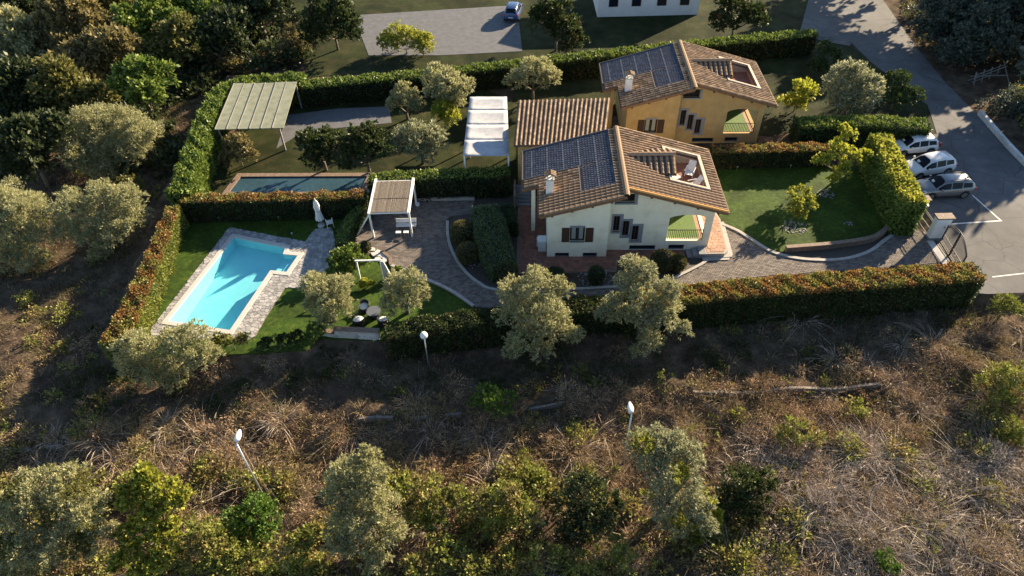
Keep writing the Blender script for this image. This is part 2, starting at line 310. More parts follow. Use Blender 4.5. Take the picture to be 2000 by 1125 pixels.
# ------------------------------------------------------------------ setting: ground, road, garden surfaces
from mathutils.geometry import tessellate_polygon
def P2(pts, z=0.0): return [tuple(at(u, v, z)[:2]) for u, v in pts]
def zz(s, ox, oy, pts): return [(ox+x*s, oy+y*s) for x, y in pts]
def offset(poly, d):
    n = len(poly); A = sum(poly[i][0]*poly[(i+1) % n][1]-poly[(i+1) % n][0]*poly[i][1] for i in range(n)); sg = 1 if A > 0 else -1; out = []
    for i in range(n):
        p0, p1, p2 = (np.array(poly[(i+k) % n]) for k in (-1, 0, 1)); e1 = unit(p1-p0); e2 = unit(p2-p1)
        n1 = np.array([e1[1], -e1[0]])*sg; n2 = np.array([e2[1], -e2[0]])*sg; b = unit(n1+n2); out.append(tuple(p1+b*d/max(b@n1, .45)))
    return out
def sheet(name, outer, holes, z, m, parent=None, thick=0.25):
    """a slab with holes: top at z"""
    loops = [list(outer)]+[list(h) for h in holes]; tri = tessellate_polygon([[Vector((x, y, 0)) for x, y in l] for l in loops]); flat = [p for l in loops for p in l]
    mb = MB(); fs = []
    for a, b, c in tri:
        A = (flat[b][0]-flat[a][0])*(flat[c][1]-flat[a][1])-(flat[c][0]-flat[a][0])*(flat[b][1]-flat[a][1]); fs.append((a, b, c) if A > 0 else (c, b, a))
    mb.add([(x, y, z) for x, y in flat], fs)
    for l in loops:
        n = len(l); mb.add([(x, y, z) for x, y in l]+[(x, y, z-thick) for x, y in l], [(i, n+i, n+(i+1) % n, (i+1) % n) for i in range(n)])
    return mb.build(name, m, parent)
def structure(o, label=None): return tag(o, label, None, None, 'structure')
WATER = P2(zz(.3734, 200, 360, [(690, 283), (960, 338), (948, 372), (1025, 380), (965, 467), (882, 458), (670, 772), (345, 722)]), -.08)
COPE = offset(WATER, .34); PITP = np.array(offset(WATER, .42))
# ground sheet
gx = np.concatenate([-np.geomspace(900, 62, 14), np.arange(-60, 60.1, .45), np.geomspace(62, 900, 14)]); gy = np.concatenate([-np.geomspace(600, 10, 9), np.arange(8, 96, .45), np.geomspace(98, 1500, 16)])
GX, GY = np.meshgrid(gx, gy); GP = np.stack([GX.ravel(), GY.ravel()], 1); GZ = hfield(GP); GZ[inside(GP, PITP)] = -2.2
fine = (np.abs(GP[:, 0]) < 60) & (GP[:, 1] > 8) & (GP[:, 1] < 96) & ~inside(GP, PLOT); GZ[fine] += rng.normal(size=fine.sum())*.035
nx, ny = len(gx), len(gy); idx = np.arange(nx*ny).reshape(ny, nx)
me = bpy.data.meshes.new('ground'); me.from_pydata(np.column_stack([GP, GZ]).tolist(), [], np.stack([idx[:-1, :-1], idx[:-1, 1:], idx[1:, 1:], idx[1:, :-1]], -1).reshape(-1, 4).tolist()); me.materials.append(MATS['earth']); me.polygons.foreach_set('use_smooth', [True]*len(me.polygons))
structure(link('ground', me))
# road
road = P2([(1585, -60), (1690, -60), (1725, 0), (1760, 50), (1800, 105), (1850, 165), (1905, 220), (1950, 275), (2000, 325), (2100, 420), (2300, 560), (1930, 574), (1905, 572), (1893, 520), (1832, 470), (1812, 410), (1765, 330), (1740, 285), (1760, 262), (1830, 262), (1812, 205), (1700, 120), (1640, 60)])
structure(sheet('road', road, [], .0, 'asphalt'))
def strip(name, pts, w_, z, m, parent=None, kind='structure'):
    mb = MB(); p = [np.array(q) for q in pts]
    for a, b in zip(p[:-1], p[1:]):
        d = unit(b-a); n = np.array([-d[1], d[0]])*w_/2; mb.add([(*(a-n), z), (*(b-n), z), (*(b+n), z), (*(a+n), z)], [(0, 1, 2, 3)])
    return tag(mb.build(name, m, parent), kind=kind)
strip('parking_line', P2([(1899, 381), (1955, 431)]), .13, .006, 'road_paint'); strip('parking_line', P2([(1957, 431), (1852, 438)]), .13, .0065, 'road_paint')
strip('road_edge_line', P2([(1938, 541), (1990, 535), (2060, 528)]), .10, .006, 'road_paint')
def kerb(name, pts, w_=.16, h=.13, m='kerb', z0=-.05, kind='structure', parent=None):
    mb = MB(); p = [np.array(q) for q in pts]; n = len(p); L = []; R = []
    for i in range(n):
        d = unit(p[min(i+1, n-1)]-p[max(i-1, 0)]); s = np.array([-d[1], d[0]])*w_/2; L.append(p[i]+s); R.append(p[i]-s)
    for i in range(n-1): mb.hexa([(*R[i], z0), (*R[i+1], z0), (*L[i+1], z0), (*L[i], z0), (*R[i], h), (*R[i+1], h), (*L[i+1], h), (*L[i], h)])
    o = mb.build(name, m, parent)
    return tag(o, kind=kind) if kind else o
def smooth_line(pts, k=4):
    p = [np.array(q, float) for q in pts]; out = []
    for i in range(len(p)-1):
        a, b, c, d = p[max(i-1, 0)], p[i], p[i+1], p[min(i+2, len(p)-1)]
        for j in range(k):
            t = j/k; out.append(.5*((2*b)+(-a+c)*t+(2*a-5*b+4*c-d)*t*t+(-a+3*b-3*c+d)*t**3))
    return out+[p[-1]]
# lawns
structure(sheet('lawn', P2([(352, 437), (288, 634), (226, 694), (330, 697), (500, 690), (598, 684), (622, 662), (748, 664), (800, 640), (930, 606), (898, 580), (872, 564), (831, 546), (792, 530), (764, 519), (715, 495), (700, 400), (600, 428)]), [WATER_ for WATER_ in [offset(WATER, .2)]], .0, 'lawn'))
structure(sheet('lawn', P2([(1398, 325), (1650, 322), (1692, 330), (1745, 436), (1739, 446), (1700, 472), (1620, 484), (1533, 492), (1501, 490), (1469, 470), (1440, 452), (1412, 440), (1396, 400), (1385, 340)]), [], .0, 'lawn'))
structure(sheet('garden_bed', P2([(1533, 492), (1620, 484), (1700, 472), (1739, 446), (1785, 441), (1757, 452), (1728, 470), (1700, 491), (1664, 504), (1593, 509), (1540, 503)]), [], .004, 'bed_soil'))
structure(sheet('garden_bed', P2([(876, 433), (930, 385), (1008, 380), (1014, 540), (1130, 545), (1210, 535), (1230, 500), (1310, 480), (1400, 500), (1428, 502), (1388, 506), (1369, 518), (1331, 537), (1308, 546), (1220, 560), (1122, 566), (1040, 572), (962, 566), (936, 554), (916, 539), (898, 518), (885, 495), (877, 474)]), [], .003, 'bed_soil'))
# drive of small pavers
DRIVE = P2([(1835, 468), (1787, 443), (1757, 453), (1728, 471), (1700, 492), (1664, 505), (1629, 510), (1593, 510), (1558, 507), (1529, 501), (1501, 491), (1469, 471), (1440, 453), (1412, 441), (1425, 500), (1388, 507), (1369, 519), (1331, 538), (1308, 547), (1220, 561), (1122, 567), (1040, 573), (962, 567), (936, 555), (916, 540), (898, 519), (885, 496), (877, 475), (873, 454), (873, 433), (880, 425), (925, 418), (928, 392), (811, 393), (722, 396), (690, 470), (712, 497), (742, 500), (764, 519), (792, 531), (831, 547), (872, 565), (898, 581), (925, 600), (985, 606), (1122, 588), (1200, 580), (1310, 566), (1450, 545), (1650, 530), (1885, 512), (1860, 490)])
structure(sheet('driveway', DRIVE, [], .012, 'paver_bed'))
def grid_blocks(poly, lx, ly, rot, z0, z1, gap, stagger=True, jitter=0.0):
    P = np.array(poly); c = P.mean(0); ca, sa = math.cos(rot), math.sin(rot); R2 = np.array([[ca, -sa], [sa, ca]]); Q = (P-c)@R2
    lo = Q.min(0); hi = Q.max(0); cs = []
    for j, y in enumerate(np.arange(lo[1], hi[1], ly)):
        xs = np.arange(lo[0]+(lx/2 if (stagger and j % 2) else 0), hi[0], lx); cs.append(np.stack([xs, np.full(len(xs), y)], 1))
    C = np.concatenate(cs); W = C@R2.T+c; k = inside(W, poly) & (pdist(W, poly) > min(lx, ly)*.55); C = C[k]; n = len(C)
    hx, hy = lx/2-gap/2, ly/2-gap/2; zt = z1+rng.normal(size=n)*.003
    B = np.array([(-hx, -hy), (hx, -hy), (hx, hy), (-hx, hy)]); T = ((C[:, None, :]+B[None])@R2.T)+c
    V = np.zeros((n, 8, 3)); V[:, :4, :2] = T; V[:, 4:, :2] = T; V[:, :4, 2] = z0; V[:, 4:, 2] = zt[:, None]
    F = [(4, 5, 6, 7), (0, 1, 5, 4), (1, 2, 6, 5), (2, 3, 7, 6), (3, 0, 4, 7)]
    I = (np.arange(n)[:, None, None]*8+np.array(F)[None]).reshape(-1, 4)
    return V.reshape(-1, 3), I
def blocks(name, poly, lx, ly, rot, z0, z1, gap, m, parent):
    V, I = grid_blocks(poly, lx, ly, rot, z0, z1, gap); me = bpy.data.meshes.new(name); me.from_pydata(V.tolist(), [], I.tolist()); me.materials.append(MATS[m]); o = link(name, me, parent); o['kind'] = 'stuff'; return o
blocks('paver', DRIVE, .30, .15, .12, .0, .042, .022, 'paver', bpy.data.objects['driveway'])
kl = smooth_line(P2([(1785, 442), (1757, 452), (1728, 470), (1700, 491), (1664, 504), (1629, 509), (1593, 509), (1558, 506), (1529, 500), (1501, 490), (1469, 470), (1440, 452), (1412, 440)]))
kerb('kerb', kl, .26); kerb('kerb', smooth_line(P2([(1428, 502), (1388, 506), (1369, 518), (1331, 537), (1308, 546), (1220, 560), (1122, 566), (1040, 572), (962, 566), (936, 554), (916, 539), (898, 518), (885, 495), (877, 474), (874, 454), (874, 433)])), .22)
kerb('kerb', smooth_line(P2([(764, 519), (792, 530), (831, 546), (872, 564), (898, 580), (925, 599)])), .24); kerb('kerb', P2([(811, 392), (927, 390)]), .22, .25); kerb('kerb', P2([(764, 519), (762, 505), (745, 492)]), .25, .16, 'brown_wall')
wl = smooth_line(P2([(1533, 491), (1620, 484), (1690, 474), (1715, 464), (1739, 446), (1778, 433)]), 5)
rw = thing('garden_wall', 'low brown stone wall curving along the edge of the big lawn', 'wall')
kerb('wall_body', wl, .26, .42, 'brown_wall', kind=None, parent=rw); kerb('coping', wl, .34, .49, 'kerb', z0=.425, kind=None, parent=rw); bpy.data.objects['coping'].data.materials[0] = MATS['brown_wall']
rw = thing('garden_wall', 'low straight brown wall behind the paved yard and pergola', 'wall')
kerb('wall_body', P2([(690, 386), (807, 381), (980, 377)]), .3, .55, 'brown_wall', kind=None, parent=rw); kerb('coping', P2([(690, 386), (807, 381), (980, 377)]), .4, .62, 'kerb', z0=.555, kind=None, parent=rw)
# pool deck of broken stones
DECK = P2([(448, 444), (596, 472), (614, 448), (648, 444), (655, 470), (656, 492), (646, 520), (592, 563), (557, 563), (520, 620), (499, 657), (478, 668), (300, 655), (284, 650), (300, 636)])
structure(sheet('pool_deck', DECK, [offset(WATER, .2)], .02, 'deck_bed'))
def crazy(poly, hole, size, z0, z1, gap):
    P = np.array(poly); lo = P.min(0)-1; hi = P.max(0)+1; nx_ = int((hi[0]-lo[0])/size); ny_ = int((hi[1]-lo[1])/size); S = np.zeros((nx_, ny_, 2))
    for i in range(nx_):
        for j in range(ny_): S[i, j] = lo+np.array([i+.5+rng.uniform(-.42, .42), j+.5+rng.uniform(-.42, .42)])*size
    mb = MB(); ins = inside(S.reshape(-1, 2), poly).reshape(nx_, ny_); hol = inside(S.reshape(-1, 2), hole).reshape(nx_, ny_)
    def clip(c, p, n):
        out = []
        for k in range(len(c)):
            a, b = c[k], c[(k+1) % len(c)]; da, db = (a-p)@n, (b-p)@n
            if da <= 0: out.append(a)
            if (da < 0) != (db < 0) and abs(da-db) > 1e-9: out.append(a+(b-a)*(da/(da-db)))
        return out
    n = len(poly)
    for i in range(2, nx_-2):
        for j in range(2, ny_-2):
            if not ins[i, j] or hol[i, j]: continue
            s = S[i, j]; c = [s+np.array(q)*size*2 for q in ((-1, -1), (1, -1), (1, 1), (-1, 1))]
            for a in range(-2, 3):
                for b in range(-2, 3):
                    if a or b: q = S[i+a, j+b]; d = unit(q-s); c = clip(c, (s+q)/2-d*gap/2, d)
            for k in range(n):
                a, b = P[k], P[(k+1) % n]; e = unit(b-a); t = (s-a)@e
                if -.1 < t < np.linalg.norm(b-a)+.1 and abs((s-a)@np.array([e[1], -e[0]])) < size*1.3:
                    nn = np.array([e[1], -e[0]]); nn = nn if (s-a)@nn < 0 else -nn; c = clip(c, a, nn)
            if len(c) > 2: mb.prism([tuple(x) for x in c], z0, z1+rnd.uniform(-.006, .006))
    return mb
o = crazy(DECK, np.array(offset(WATER, .25)), .29, .0, .048, .035).build('paving_stone', 'deck_stone', bpy.data.objects['pool_deck']); o['kind'] = 'stuff'
# swimming pool
pool = thing('swimming_pool', 'swimming pool full of turquoise water with pale stone rim', 'swimming pool', (0, 0, 0))
mb = MB(); n = len(WATER); co = COPE; ci = offset(WATER, -.03)
for i in range(n):
    j = (i+1) % n; mb.hexa([(*co[i], .0), (*co[j], .0), (*ci[j], .0), (*ci[i], .0), (*co[i], .085), (*co[j], .085), (*ci[j], .085), (*ci[i], .085)])
mb.build('rim', 'coping', pool, bevel=.015)
DEEP = [WATER[0], WATER[1], WATER[2], WATER[5], WATER[6], WATER[7]]; STEP = [WATER[2], WATER[3], WATER[4], WATER[5]]
mb = MB(); zf = -1.0
ZF = [-.75, -.75, -.8, -.85, -1.5, -1.5]; tris_ = tessellate_polygon([[Vector((x, y, 0)) for x, y in DEEP]]); mb.add([(x, y, z) for (x, y), z in zip(DEEP, ZF)], [tuple(t_) for t_ in tris_])
for i in range(6):
    a, b = DEEP[i], DEEP[(i+1) % 6]
    top = -.45 if i == 2 else .0
    mb.add([(*a, ZF[i]), (*b, ZF[(i+1) % 6]), (*b, top), (*a, top)], [(0, 1, 2, 3)])
mb.build('basin', 'liner', pool)
mb = MB(); mb.add([(x, y, -.45) for x, y in STEP], [(3, 2, 1, 0)])
for i in range(3): a, b = STEP[i], STEP[i+1]; mb.add([(*a, -.45), (*b, -.45), (*b, 0), (*a, 0)], [(0, 1, 2, 3)])
c = np.mean(np.array(STEP), 0); mb.prism([tuple(np.array(STEP[1])*.98+c*.02), tuple(np.array(STEP[2])*.98+c*.02), tuple(np.array(STEP[2])*.55+np.array(STEP[3])*.45), tuple(np.array(STEP[1])*.55+np.array(STEP[0])*.45)], -.449, -.25)
mb.build('step', 'coping', pool); bpy.data.objects['step'].data.materials[0] = MATS['liner']
WI = offset(WATER, .012); MB().add([(x, y, -.07) for x, y in WI], [tuple(reversed(range(n)))]).build('water', 'water', pool)
f = bpy.data.objects['water'].data.polygons[0]
# ------------------------------------------------------------------ hedges
def hedge(name, label, cat, pts, w_, h, ms, dens=210, L=.17, W=.10, round_=.25, zs=None, group=None, wob=.10, top_mat=1, spread=.75):
    """pts: world ground points of the centre line"""
    p = [np.array(q[:2], float) for q in pts]; n = len(p); w_ = w_ if hasattr(w_, '__len__') else [w_]*n; h_ = h if hasattr(h, '__len__') else [h]*n
    zs = zs or [0.0]*n; c0 = p[0]; root = thing(name, label, cat, (c0[0], c0[1], zs[0]), 0, group); out = []; mi = []; core = MB()
    nn = []
    for i in range(n):
        d = unit(p[min(i+1, n-1)]-p[max(i-1, 0)]); nn.append(np.array([-d[1], d[0]]))
    for i in range(n-1):
        a, b = p[i], p[i+1]; ln = np.linalg.norm(b-a); wm = (w_[i]+w_[i+1])/2; hm = (h_[i]+h_[i+1])/2
        ends = (i == 0)+(i == n-2); area = ln*(2*hm+wm); k = int(dens*area); kc = int(dens*wm*hm)*ends
        t = rng.random(k); s = rng.random(k)*(2*hm+wm); ws = w_[i]+(w_[i+1]-w_[i])*t; hs = h_[i]+(h_[i+1]-h_[i])*t
        side = np.where(s < hm, -1, np.where(s > hm+wm, 1, 0))
        off = np.where(side == -1, -ws/2, np.where(side == 1, ws/2, (s-hm)/wm*ws-ws/2)); z = np.where(side == -1, s/hm*hs, np.where(side == 1, (2*hm+wm-s)/hm*hs, hs))
        N2 = np.array(nn[i])[None]*(1-t[:, None])+np.array(nn[i+1])[None]*t[:, None]; xy = a+(b-a)*t[:, None]
        nx_ = np.where(side == 0, (off/(ws/2))**5, side.astype(float)); nz_ = np.where(side == 0, 1.0, np.clip((z-hs*.8)/(hs*.2), 0, 1))
        # rounding of the shoulders
        ex = np.clip(np.abs(off)-(ws/2-round_), 0, round_); ez = np.clip(z-(hs-round_), 0, round_); lenr = np.sqrt(ex*ex+ez*ez); sc_ = np.where(lenr > round_, round_/np.maximum(lenr, 1e-6), 1)
        off = np.sign(off)*np.where(ex > 0, (ws/2-round_)+ex*sc_, np.abs(off)); z = np.where(ez > 0, hs-round_+ez*sc_, z)
        P = np.zeros((k, 3)); P[:, :2] = xy+N2*off[:, None]-c0; P[:, 2] = z+(zs[i]+(zs[i+1]-zs[i])*t)-zs[0]
        Nn = np.zeros((k, 3)); Nn[:, :2] = N2*nx_[:, None]; Nn[:, 2] = nz_+.25; Nn = unit(Nn)
        und = np.sin(P[:, 0]*2.1+P[:, 2]*1.7)*np.sin(P[:, 1]*2.3+1)*wob+np.sin(P[:, 0]*5+P[:, 1]*4.1)*wob*.5
        P += Nn*(und+rng.normal(size=k)*.045-.08)[:, None]
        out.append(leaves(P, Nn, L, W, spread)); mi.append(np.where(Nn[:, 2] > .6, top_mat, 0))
        if kc:
            for e, q in ((i == 0, 0), (i == n-2, 1)):
                if not e: continue
                kk = int(dens*wm*hm); d = unit(b-a)*(1 if q else -1); y = rng.random(kk)-.5; z = rng.random(kk)*h_[i+q]; cp = (b if q else a)
                P = np.zeros((kk, 3)); P[:, :2] = cp+np.array(nn[i+q])[None]*(y*w_[i+q])[:, None]-c0; P[:, 2] = z+zs[i+q]-zs[0]; Nn = np.tile(np.array([d[0], d[1], .2]), (kk, 1)); P += Nn*(rng.normal(size=kk)*.06)[:, None]
                out.append(leaves(P, Nn, L, W, spread)); mi.append(np.zeros(kk, int))
        A = [np.append(a-c0+np.array(nn[i])*s_*w_[i]*.40, zs[i]-zs[0]) for s_ in (-1, 1)]; B = [np.append(b-c0+np.array(nn[i+1])*s_*w_[i+1]*.40, zs[i+1]-zs[0]) for s_ in (-1, 1)]
        U = lambda q, hh: (q[0], q[1], q[2]+hh)
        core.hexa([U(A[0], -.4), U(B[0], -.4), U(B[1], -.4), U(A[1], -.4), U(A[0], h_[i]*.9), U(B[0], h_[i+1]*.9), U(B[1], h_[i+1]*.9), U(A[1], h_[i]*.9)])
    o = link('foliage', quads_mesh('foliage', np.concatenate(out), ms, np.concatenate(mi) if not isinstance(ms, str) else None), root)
    core.build('light_block', 'core', root); return root  # solid near-black block added inside the hedge to stop light passing through
def tops(pts, h, dz=0.0): return [tuple(at(u, v, h+dz)[:2]) for u, v in pts]
PH = ['photinia', 'photinia_top']
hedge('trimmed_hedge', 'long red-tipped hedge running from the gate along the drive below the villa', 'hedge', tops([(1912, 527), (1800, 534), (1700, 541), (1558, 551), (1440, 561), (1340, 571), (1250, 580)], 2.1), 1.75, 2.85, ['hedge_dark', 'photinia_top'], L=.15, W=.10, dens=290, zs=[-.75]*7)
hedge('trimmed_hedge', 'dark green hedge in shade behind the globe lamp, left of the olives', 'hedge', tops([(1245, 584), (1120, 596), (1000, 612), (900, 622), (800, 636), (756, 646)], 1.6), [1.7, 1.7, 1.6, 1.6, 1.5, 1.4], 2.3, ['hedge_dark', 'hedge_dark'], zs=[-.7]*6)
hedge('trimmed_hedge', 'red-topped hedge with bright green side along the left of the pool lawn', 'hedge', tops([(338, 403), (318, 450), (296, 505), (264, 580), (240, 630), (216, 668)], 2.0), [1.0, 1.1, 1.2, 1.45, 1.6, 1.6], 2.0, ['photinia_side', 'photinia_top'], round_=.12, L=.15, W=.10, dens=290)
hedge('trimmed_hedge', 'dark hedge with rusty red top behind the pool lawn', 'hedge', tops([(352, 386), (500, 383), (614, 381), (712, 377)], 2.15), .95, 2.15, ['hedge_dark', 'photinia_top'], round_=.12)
hedge('laurel_hedge', 'tall bright green laurel hedge bending round the neighbouring garden', 'hedge', smooth_line(tops([(350, 372), (364, 330), (382, 280), (402, 228), (428, 178), (470, 157), (590, 150)], 2.5), 2), 1.9, 2.5, ['laurel', 'laurel'], L=.30, W=.18, dens=110, wob=.14, round_=.5)
hedge('trimmed_hedge', 'dark hedge with orange top behind the lawn with the lime tree', 'hedge', tops([(1392, 290), (1500, 287), (1625, 285)], 1.8), 1.1, 1.8, ['hedge_dark', 'photinia_top'], round_=.12)
hedge('rounded_hedge', 'thick dark green hedge with rounded end behind the parked cars', 'hedge', tops([(1560, 236), (1700, 233), (1812, 240)], 2.2), 2.2, 2.2, ['topiary', 'laurel'], round_=.7, dens=150, L=.2, W=.12)
hedge('boundary_hedge', 'long dark hedge crossing behind the yellow house', 'hedge', tops([(592, 163), (850, 140), (1100, 112), (1350, 85), (1590, 62)], 2.2), 1.5, 2.2, ['hedge_dark', 'laurel'], dens=90, L=.26, W=.16)
hedge('boundary_hedge', 'short green hedge below the neighbouring white roof', 'hedge', tops([(722, 345), (850, 338), (992, 332)], 2.3), 1.3, 2.3, ['hedge_dark', 'laurel'], dens=120, L=.2, W=.12)
# ------------------------------------------------------------------ the villa and its neighbour
RZ, XR, SL = 6.1, .2, .29
def zr(x): return RZ-SL*abs(x-XR)
def wallpanel(mb, fn, u0, u1, z0, ztop, holes, th=.3):
    """a wall with openings; holes: (ua, ub, zlo, zhi) where zhi may be a function of u"""
    br = {u0, u1}
    for a, b, lo, hi in holes:
        br |= {a, b}
        if callable(hi): br |= set(np.linspace(a, b, 11))
    br = sorted(br)
    for a, b in zip(br[:-1], br[1:]):
        m = (a+b)/2; cur = (z0, z0)
        hs = sorted([h for h in holes if h[0] < m < h[1]], key=lambda h: h[2])
        spans = []
        for h in hs:
            spans.append((cur, (h[2], h[2]))); cur = (h[3](a), h[3](b)) if callable(h[3]) else (h[3], h[3])
        spans.append((cur, (ztop(a), ztop(b))))
        for (la, lb), (ha, hb) in spans:
            mb.hexa([fn(a, 0, la), fn(b, 0, lb), fn(b, th, lb), fn(a, th, la), fn(a, 0, ha), fn(b, 0, hb), fn(b, th, hb), fn(a, th, ha)])
def tile_mesh(L=.43, r0=.125, r1=.105):
    v = []; f = []; seg = 5
    for i, (x, r, dz) in enumerate(((0, r1, .0), (L, r0, .012))):
        for k in range(seg+1): t = math.pi*k/seg; v.append((x, -r*math.cos(t), dz+r*.95*math.sin(t)))
    for k in range(seg): f.append((k, seg+1+k, seg+2+k, k+1))
    b = len(v)
    for k in range(seg+1): t = math.pi*k/seg; v.append((L, -(r0-.02)*math.cos(t), .012+(r0-.02)*.95*math.sin(t)))
    for k in range(seg): f.append((seg+1+k, b+k, b+k+1, seg+2+k))
    return v, f
TV, TF = tile_mesh()
TM = bpy.data.meshes.new('roof_tile'); TM.from_pydata(TV, [], TF); TM.materials.append(MATS['tile'])
TVA = np.array(TV)
def in_rect(x, y, R): return R[0] < x < R[1] and R[2] < y < R[3]
def window(parent, fn, a, b, lo, hi, m='dark_wood', bars=1, inset=.10, surround=None, sill=True, fw=.06, curtain=False):
    """a window in the opening; fn maps (u, depth, z)"""
    mb = MB(); H = lambda u0, u1, d0, d1, z0, z1: mb.hexa([fn(u0, d0, z0), fn(u1, d0, z0), fn(u1, d1, z0), fn(u0, d1, z0), fn(u0, d0, z1), fn(u1, d0, z1), fn(u1, d1, z1), fn(u0, d1, z1)])
    e = .002
    H(a+e, a+fw, inset, inset+.06, lo+e, hi-e); H(b-fw, b-e, inset, inset+.06, lo+e, hi-e); H(a+fw, b-fw, inset, inset+.06, lo+e, lo+fw); H(a+fw, b-fw, inset, inset+.06, hi-fw, hi-e)
    for k in range(bars): u = a+(b-a)*(k+1)/(bars+1); H(u-.035, u+.035, inset+.005, inset+.055, lo+fw, hi-fw)
    w_ = mb.build('window', m, parent)
    mb = MB(); H = lambda u0, u1, d0, d1, z0, z1: mb.hexa([fn(u0, d0, z0), fn(u1, d0, z0), fn(u1, d1, z0), fn(u0, d1, z0), fn(u0, d0, z1), fn(u1, d0, z1), fn(u1, d1, z1), fn(u0, d1, z1)])
    H(a+.004, b-.004, inset+.07, inset+.09, lo+.004, hi-.004); mb.build('pane', 'glass_dark', w_)
    if curtain:
        for s in (0, 1):
            mb = MB(); u0 = a+fw+.07+s*(b-a)/2*.98; u1 = u0+(b-a)*.28
            for k in range(6):
                x0 = u0+(u1-u0)*k/6; x1 = u0+(u1-u0)*(k+1)/6; mb.add([fn(x0, inset+.066-.004*(k % 2), lo+.1), fn(x1, inset+.062+.004*(k % 2), lo+.1), fn(x1, inset+.062+.004*(k % 2), hi-.07), fn(x0, inset+.066-.004*(k % 2), hi-.07)], [(0, 1, 2, 3)])
            mb.build('curtain', 'curtain', w_)
    if surround:
        l, r, t_, bt = surround; mb = MB(); H = lambda u0, u1, d0, d1, z0, z1: mb.hexa([fn(u0, d0, z0), fn(u1, d0, z0), fn(u1, d1, z0), fn(u0, d1, z0), fn(u0, d0, z1), fn(u1, d0, z1), fn(u1, d1, z1), fn(u0, d1, z1)])
        d0, d1 = -.03, .06
        if l > .01: H(a-l, a, d0, d1, lo, hi)
        if r > .01: H(b, b+r, d0, d1, lo, hi)
        if t_ > .01: H(a-l, b+r, d0-.002, d1, hi, hi+t_)
        mb.build('stone_surround', 'grey_stone', w_) if mb.v else None
        mb = MB(); mb.hexa([fn(a-l, d0-.03, lo-bt), fn(b+r, d0-.03, lo-bt), fn(b+r, d1, lo-bt), fn(a-l, d1, lo-bt), fn(a-l, d0-.03, lo), fn(b+r, d0-.03, lo), fn(b+r, d1, lo), fn(a-l, d1, lo)]); mb.build('sill', 'grey_stone', w_)
    return w_
def villa(name, label, loc, rz, wm, detail=True):
    V = thing(name, label, 'house', loc, rz)
    FL = lambda u, d, z: (u, -.75+d, z); FR = lambda u, d, z: (u, d, z)
    rt = lambda u: zr(u)-.19
    arch = lambda u: 2.87+.53*math.sqrt(max(0, 1-((u-5.1)/1.55)**2))
    mb = MB()
    hl = [(-3.55, -2.45, 1.55, 2.86), (-4.59, -3.53, .03, .42), (-2.51, -1.44, .03, .42)]
    hr = [(-.34, .13, 1.85, 3.32), (.37, .85, 1.41, 2.87), (1.1, 1.59, .96, 2.41), (1.04, 3.0, .06, .50), (3.98, 5.15, .1, .55), (3.72, 6.40, .95, arch), (-.40, 1.02, 4.5, 5.30)]
    wallpanel(mb, FL, -5.2, -.75, -.1, rt, hl); wallpanel(mb, FR, -.748, .2, -.1, rt, [h for h in hr if h[1] <= .2]+[(-.40, .2, 4.5, 5.30)]); wallpanel(mb, FR, .2, 6.9, -.1, rt, [h for h in hr if h[0] >= .2]+[(.2, 1.02, 4.5, 5.30)])
    S = lambda y, z: z
    mb.box(-5.2, -4.9, -.448, 7.1, -.1, zr(-5.2)-.2); mb.box(-1.05, -.75, -.449, .3, -.1, zr(-.75)-.2)      # left side, the step in the front
    mb.box(-4.899, 6.9, 6.8, 7.1, -.1, 3.9); mb.hexa([(-4.899, 6.8, 3.9), (.2, 6.8, 3.9), (.2, 7.1, 3.9), (-4.899, 7.1, 3.9), (-4.899, 6.8, rt(-4.9)), (.2, 6.8, rt(.2)), (.2, 7.1, rt(.2)), (-4.899, 7.1, rt(-4.9))]); mb.hexa([(.2, 6.8, 3.9), (6.7, 6.8, 3.9), (6.7, 7.1, 3.9), (.2, 7.1, 3.9), (.2, 6.8, rt(.2)), (6.7, 6.8, rt(6.7)-.0), (6.7, 7.1, rt(6.7)), (.2, 7.1, rt(.2))])
    RS = lambda u, d, z: (6.9-d, u, z)
    arch2 = lambda u: 2.75+.5*math.sqrt(max(0, 1-((u-2.45)/1.95)**2))
    wallpanel(mb, RS, .301, 6.8, -.1, lambda u: 3.9, [(.55, 4.3, .9, arch2)])
    mb.box(3.4, 3.65, .3, 4.5, -.1, 3.6); mb.box(3.651, 6.6, 4.45, 4.7, -.1, 3.6)
    wall = mb.build('wall', wm, V)
    # porch
    mb = MB(); mb.box(3.65, 6.597, .303, 4.447, .3, .86); fl = mb.build('porch_floor', 'terracotta_pale', V)
    MB().box(3.85, 6.25, .34, 4.3, .862, .885).build('green_mat', 'turf_mat', V)
    MB().box(3.652, 6.597, .303, 4.447, 3.45, 3.58).build('porch_ceiling', wm, V)
    mb = MB(); mb.bar((3.75, .08, 1.92), (6.4, .08, 1.92), .05, .04); mb.bar((3.75, .08, 1.05), (6.4, .08, 1.05), .04, .03)
    rl = mb.build('railing', 'iron', V)
    for k in range(19): MB().bar((3.84+k*.14, .08, 1.06), (3.84+k*.14, .08, 1.91), .034).build('baluster', 'iron', rl)
    # windows
    w1 = window(V, FL, -3.55, -2.45, 1.55, 2.86, surround=(.0, .0, .17, .10), curtain=True); w1['label'] = 'shuttered window with pale curtains'
    for s, (a, b) in ((-1, (-4.14, -3.58)), (1, (-2.42, -1.84))):
        mb = MB(); mb.box(a, b, -.80, -.762, 1.50, 2.84)
        for k in range(14): z = 1.60+k*.086; mb.hexa([(a+.07, -.815, z), (b-.07, -.815, z), (b-.07, -.80, z+.05), (a+.07, -.80, z+.05), (a+.07, -.806, z+.006), (b-.07, -.806, z+.006), (b-.07, -.795, z+.056), (a+.07, -.795, z+.056)])
        mb.build('shutter', 'dark_wood', w1)
